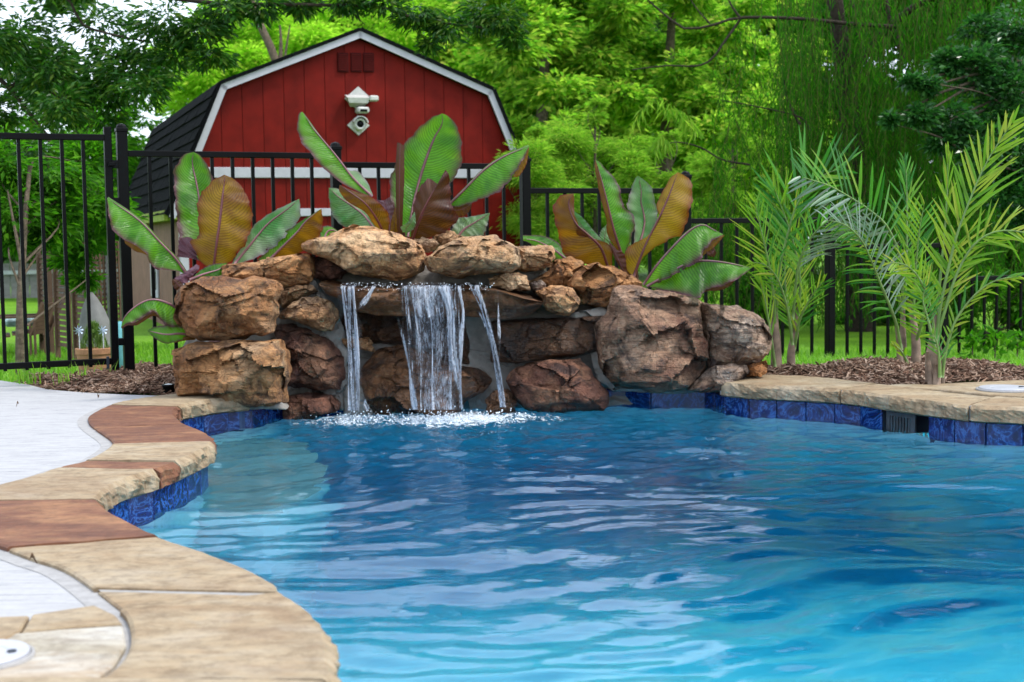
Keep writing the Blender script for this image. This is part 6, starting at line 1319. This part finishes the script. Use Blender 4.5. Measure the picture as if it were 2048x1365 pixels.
# young tree just behind the gate
tree('young_tree', 'slim young tree on the lawn close behind the gate', 'tree', None, [(41, 738, 9.0), (41, 640, 9.0), (44, 540, 9.05), (50, 440, 9.1), (60, 330, 9.2)],
     [(30, 420, 9.2, 70), (110, 430, 9.5, 65), (190, 400, 9.8, 60), (10, 330, 9.3, 75), (100, 345, 9.5, 70), (180, 330, 9.9, 60), (140, 520, 10.0, 34), (165, 480, 10.0, 48), (170, 560, 10.0, 26), (90, 470, 9.4, 40), (225, 440, 10.2, 40), (20, 480, 9.3, 40)], 16, (0.075, 0.026), G_mid, 11, 'bark', r0=0.036, extra=[([(42, 520, 9.0), (28, 450, 9.0), (15, 380, 9.0)], 0.014)])
# large dark tree over the left
tree('shade_tree', 'large dark leaved shade tree spreading across the upper left', 'tree', None, [(-260, 720, 13), (-250, 500, 13), (-220, 250, 12.8), (-160, 60, 12.4), (-100, -80, 12)],
     fill(-60, 130, -60, 260, 11, 13, 50, 80, 15, 0.9, 1) + fill(120, 300, -40, 190, 11, 12.5, 40, 66, 11, 0.8, 2) + [(330, 40, 11.3, 60), (395, 60, 11.2, 50), (420, 110, 11.2, 38), (350, 100, 11.4, 36), (450, 20, 11.2, 46), (520, 8, 11.3, 40), (600, 8, 11.4, 40), (690, -12, 11.4, 40), (770, 10, 11.4, 36), (830, 25, 11.5, 44), (900, 55, 11.5, 40), (960, 25, 11.6, 42), (1010, 40, 11.6, 34), (1030, 80, 11.6, 20), (860, 85, 11.5, 18), (200, 240, 12, 40, 0.6), (60, 300, 12.5, 50, 0.7)],
     10, (0.085, 0.026), G_dark, 12, 'bark_dark', r0=0.2, droop=0.7, limbs=False,
     extra=[([(-120, 60, 12.2), (0, 160, 11.8), (22, 180, 11.8), (70, 240, 11.8), (98, 275, 11.8)], 0.035), ([(18, 176, 11.8), (45, 165, 11.8), (95, 180, 11.8), (140, 215, 11.8), (180, 240, 11.8)], 0.018), ([(-80, -60, 12), (120, -10, 11.6), (160, 45, 11.6), (210, 66, 11.5), (300, 85, 11.4)], 0.02), ([(160, -40, 11.6), (300, -10, 11.4), (450, 8, 11.3), (600, 10, 11.3), (760, 15, 11.4), (840, 40, 11.5), (1000, 60, 11.6)], 0.022), ([(640, 8, 11.4), (700, 25, 11.4), (730, 50, 11.4)], 0.008)])
# pale trees far left
tree('pale_tree', 'light green tree far behind the gate below bright sky gaps', 'tree', None, [(150, 620, 24), (150, 450, 24), (160, 250, 24)],
     fill(-60, 330, 250, 470, 22, 26, 40, 70, 20, 0.9, 5) + fill(150, 330, 120, 260, 22, 26, 30, 46, 5, 0.4, 6), 13, (0.16, 0.06), G_mid, 13, r0=0.16)
tree('yellow_green_tree', 'yellow green tree rising behind the left roof slope of the barn', 'tree', None, [(585, 560, 20.5), (575, 250, 20.5), (556, 135, 20.5), (530, 70, 20.5), (505, 15, 20.5), (495, -60, 20.5)],
     fill(350, 470, 90, 290, 21, 24, 40, 60, 12, 1.0, 7) + fill(440, 640, 10, 150, 21, 24, 40, 66, 13, 1.0, 8) + fill(600, 960, -30, 120, 23, 27, 45, 70, 14, 1.0, 9), 15, (0.13, 0.05), G_yel, 14, r0=0.12, limbs=False, extra=[([(560, 140, 20.5), (562, 90, 20.5), (560, 50, 20.5)], 0.04), ([(566, 150, 20.5), (572, 100, 20.5), (580, 50, 20.5)], 0.025)])
# bright trees right of the barn
tree('bright_tree', 'bright lime green tree behind the right roof slope of the barn', 'tree', None, [(1080, 600, 19), (1080, 350, 19), (1090, 100, 19), (1100, -60, 19)],
     fill(940, 1200, -50, 300, 17.5, 20.5, 36, 62, 40, 1.0, 10) + fill(920, 1230, -70, -40, 18, 21, 40, 60, 6, 0.8, 110), 17, (0.12, 0.055), G_bri, 15, r0=0.13, flat=0.6, sub=6, limbs=False)
tree('bright_tree', 'bright lime green tree between the barn and the willow', 'tree', None, [(1330, 600, 20), (1330, 350, 20), (1340, 100, 20), (1350, -60, 20)],
     fill(1180, 1540, -60, 280, 18.5, 21.5, 36, 62, 48, 1.0, 11) + fill(1180, 1440, -70, -40, 18.5, 21.5, 40, 60, 6, 0.8, 111), 17, (0.12, 0.055), G_bri, 16, r0=0.13, flat=0.6, sub=6, limbs=False)
tree('bright_tree', 'lime green tree filling the gap behind the two nearer bright trees', 'tree', None, [(1240, 600, 25), (1240, 350, 25), (1240, 100, 25)],
     fill(900, 1600, -80, 460, 23.5, 27, 55, 90, 46, 1.0, 12), 13, (0.2, 0.09), G_bri, 161, r0=0.13, flat=0.7, limbs=False)
for k, (x0, x1, y0, y1, d, lb) in enumerate([(1010, 1130, 300, 480, 14.0, 'feathery light green shrub right beside the barn corner'), (1120, 1260, 250, 500, 14.6, 'tallest feathery light green shrub behind the middle fence panel'), (1250, 1420, 310, 520, 14.2, 'feathery green shrub behind the right banana plant'), (1390, 1540, 290, 560, 15.2, 'feathery green shrub at the left of the willow curtain')]):
    xm = (x0 + x1) / 2
    tree('feathery_shrub', lb, 'shrub', None, [(xm, 640, d), (xm, 500, d), (xm, (y0 + y1) / 2, d), (xm, y0 - 20, d)], fill(x0, x1, y0, y1, d - 0.5, d + 0.6, 24, 44, 20, 1.0, 30 + k) + [(xm, y0 - 15, d, 20, 1.0), (xm + 8, y0 - 40, d, 12, 1.0)], 30, (0.07, 0.013), G_fea, 17 + k, r0=0.03, group='feathery shrubs behind the fence', sub=7)
# willow
wil = root('willow', tuple([U(1720, 640, 13.5)[0], 13.5, -0.2]), 'weeping willow hanging a dark green curtain behind the palms', 'tree')
b = MB(); T = [np.array([U(1720, 640, 13.5)[0], 13.5, -0.25]), U(1715, 400, 13.5), U(1690, 150, 13.4), U(1660, -60, 13.3)]
b.tube([tuple(p) for p in catmull(np.array(T), 14)], list(np.linspace(0.14, 0.07, 14)), 9)
for pts, ra in [([(1690, 150, 13.4), (1820, 20, 13), (1960, -40, 12.8)], 0.05), ([(1800, 55, 12.6), (1700, 48, 12.6), (1600, 38, 12.6), (1480, 36, 12.6), (1420, 52, 12.6), (1370, 58, 12.6), (1330, 30, 12.6), (1295, 0, 12.6)], 0.02), ([(1482, 38, 12.6), (1465, 15, 12.6), (1450, -15, 12.6)], 0.012), ([(1480, 40, 12.6), (1455, 75, 12.6), (1410, 128, 12.6), (1330, 132, 12.6), (1265, 140, 12.6)], 0.012), ([(1420, 48, 12.6), (1395, 20, 12.6), (1375, -10, 12.6)], 0.008),
                ([(1600, 250, 12.4), (1575, 200, 12.4), (1568, 160, 12.4)], 0.014), ([(1620, 262, 12.4), (1600, 235, 12.4), (1520, 215, 12.4), (1440, 200, 12.4)], 0.009), ([(1500, 330, 12.5), (1445, 320, 12.5), (1400, 295, 12.5), (1350, 285, 12.5), (1310, 300, 12.5)], 0.010), ([(1730, 130, 12.8), (1715, 60, 12.8), (1700, -20, 12.8)], 0.03), ([(1810, 120, 12.8), (1780, 40, 12.8), (1770, -20, 12.8)], 0.035)]:
    q_ = catmull(np.array([U(*p) for p in pts]), 18); b.tube([tuple(p) for p in q_], list(np.linspace(ra, ra * 0.4, 18)), 6)
b.build('trunk', MAT['bark_dark'], wil, True)
r_ = np.random.default_rng(50); PP = []; DD = []; tw = MB()
def strandw(x, y, d, ln):
    p = U(x, y, d); n = int(ln / 0.03); sway = r_.normal(0, 0.12); s2 = r_.normal(0, 0.12); ph = r_.uniform(0, 6)
    t = np.linspace(0, 1, n); Q = np.stack([p[0] + sway * t * 0.6 + 0.03 * np.sin(t * 9 + ph), p[1] + s2 * t * 0.6, p[2] - ln * t], 1)
    keep = Q[:, 2] > -0.05; Q = Q[keep]; k = r_.normal(0, 0.5, (len(Q), 3)); k[:, 2] = -0.9; PP.append(Q + r_.normal(0, 0.014, Q.shape)); DD.append(k / np.linalg.norm(k, axis=1)[:, None])
    if len(Q) > 6: tw.tube([tuple(a) for a in Q[::max(1, len(Q) // 6)]], 0.0025, 3)
for i in range(620): strandw(r_.uniform(1560, 1990), r_.uniform(-90, 330), r_.uniform(12.2, 14.6), r_.uniform(0.8, 2.0))
for i in range(170): strandw(r_.uniform(1590, 2060), r_.uniform(330, 560), r_.uniform(12.0, 14.0), r_.uniform(0.5, 1.2))
for i in range(90): strandw(r_.uniform(1420, 1580), r_.uniform(30, 440), r_.uniform(12.2, 13.6), r_.uniform(0.35, 1.0))
for i in range(120): strandw(r_.uniform(1330, 1560), r_.uniform(380, 560), r_.uniform(12.4, 13.4), r_.uniform(0.4, 1.0))
for i in range(150): strandw(r_.uniform(1450, 2250), r_.uniform(-560, -90), r_.uniform(12.0, 14.6), r_.uniform(0.8, 1.6))
for i in range(120): strandw(r_.uniform(1700, 2100), r_.uniform(-90, 60), r_.uniform(12.0, 13.6), r_.uniform(0.5, 1.2))
P = np.vstack(PP); D = np.vstack(DD); v, f = leafmesh(P, 0.085, 0.011, 51, 0.8, 0.6, dirs=D)
cr = obj('crown', v, f, G_wil, wil); MAT['twig'] = simple('willow_twig', (0.07, 0.085, 0.02), 0.8, 0.1); tw.build('twig_curtain', MAT['twig'], cr)
# spray of willow leaves in front of the bright trees
PP = []; DD = []
for pts in ([(1375, 250, 12.3), (1340, 205, 12.3), (1300, 200, 12.3), (1270, 240, 12.3)], [(1390, 260, 12.3), (1370, 225, 12.3), (1330, 215, 12.3)], [(1340, 285, 12.3), (1320, 270, 12.3), (1310, 300, 12.3)]):
    q_ = catmull(np.array([U(*p) for p in pts]), 22); PP.append(np.repeat(q_, 2, 0)); k = r_.normal(0, 0.4, (44, 3)); k[:, 2] = -0.7; DD.append(k)
v, f = leafmesh(np.vstack(PP), 0.16, 0.02, 52, 0.7, 0.5, dirs=np.vstack(DD)); obj('leaf_spray', v, f, G_fea, wil)
# glossy tree at the right edge
tree('glossy_tree', 'dark glossy leaved tree leaning in at the right edge', 'tree', None, [(2250, 700, 11.8), (2240, 500, 11.8), (2200, 330, 11.8), (2130, 200, 11.8)],
     [(1950, 140, 11.4, 52), (2030, 180, 11.4, 60), (1990, 240, 11.5, 60), (1900, 130, 11.4, 30), (1900, 240, 11.3, 36), (1840, 232, 11.2, 26), (1960, 300, 11.3, 52), (2040, 320, 11.5, 60), (2045, 60, 11.6, 60), (2000, 380, 11.5, 50), (1820, 165, 11.2, 14), (1860, 172, 11.2, 18), (1880, 280, 11.3, 30), (2060, 420, 11.6, 50), (1780, 238, 11.2, 12), (1960, 60, 11.7, 30)], 20, (0.06, 0.036), G_gls, 60, 'bark', r0=0.1, droop=0.1, sub=16, flat=0.95,
     extra=[([(2140, 330, 11.5), (2010, 215, 11.4), (1960, 185, 11.3), (1880, 170, 11.2)], 0.012), ([(2100, 360, 11.4), (1960, 320, 11.3), (1880, 275, 11.2), (1790, 250, 11.2)], 0.012), ([(2120, 110, 11.5), (2000, 128, 11.4), (1960, 125, 11.4)], 0.009)])
for k, (x0, x1, y0, y1, d, lb, mt) in enumerate([(1900, 2080, 560, 690, 12.6, 'low green shrub behind the fence at the right edge', G_mid), (1480, 1700, 560, 690, 14.5, 'dark low shrub behind the left palm clump', G_far), (1700, 1900, 560, 700, 14.8, 'dark low shrub behind the middle palm', G_far)]):
    xm = (x0 + x1) / 2; tree('low_shrub', lb, 'shrub', None, [(xm, 700, d), (xm, 660, d), (xm, 620, d)], fill(x0, x1, y0, y1, d - 0.4, d + 0.5, 26, 44, 12, 1.0, 70 + k), 16, (0.08, 0.04), mt, 70 + k, r0=0.02, group='low shrubs behind the fence')
for k, (px, py) in enumerate([(1990, 690), (1945, 690), (2035, 684)]):
    c = U(px, py, 9.6 + 0.1 * k); P = c + r_.normal(0, 0.05, (60, 3)); v, f = leafmesh(P, 0.075, 0.04, 80 + k, -0.6)
    rt2 = root('leafy_plant', (c[0], c[1], c[2] - 0.2), 'small pale leafy plant at the right fence foot, %s' % ('between the other two', 'left of the other two', 'right of the other two')[k], 'plant', 'leafy plants at the fence foot')
    obj('leaves', v, f, G_mid, rt2); MB().tube([(c[0], c[1], c[2] - 0.25), tuple(c)], 0.006, 5).build('stem', MAT['bark'], rt2)
# distant wood
wood = fill(430, 1500, -20, 520, 29, 36, 60, 100, 85, 1.0, 90) + fill(1480, 2250, -120, 520, 29, 36, 70, 120, 55, 1.0, 190) + fill(1750, 2250, -160, 200, 27, 32, 60, 90, 34, 1.0, 191) + fill(-150, 430, 360, 540, 30, 36, 60, 90, 26, 1.0, 91) + fill(-150, 300, -60, 330, 30, 36, 50, 80, 6, 0.3, 92) + fill(1500, 2500, -800, -120, 29, 36, 110, 170, 46, 0.8, 95) + fill(1450, 2900, -1400, -600, 26, 34, 130, 190, 40, 0.9, 96)
P, D = clump_points(wood, 9, 93, 0.8); P = P[P[:, 2] > -0.2]; v, f = leafmesh(P, 0.34, 0.17, 94, 0.3, dirs=D[:len(P)])
tag(obj('distant_wood', v, f, G_far), 'far dark green wood filling the background', 'wood', kind='stuff')
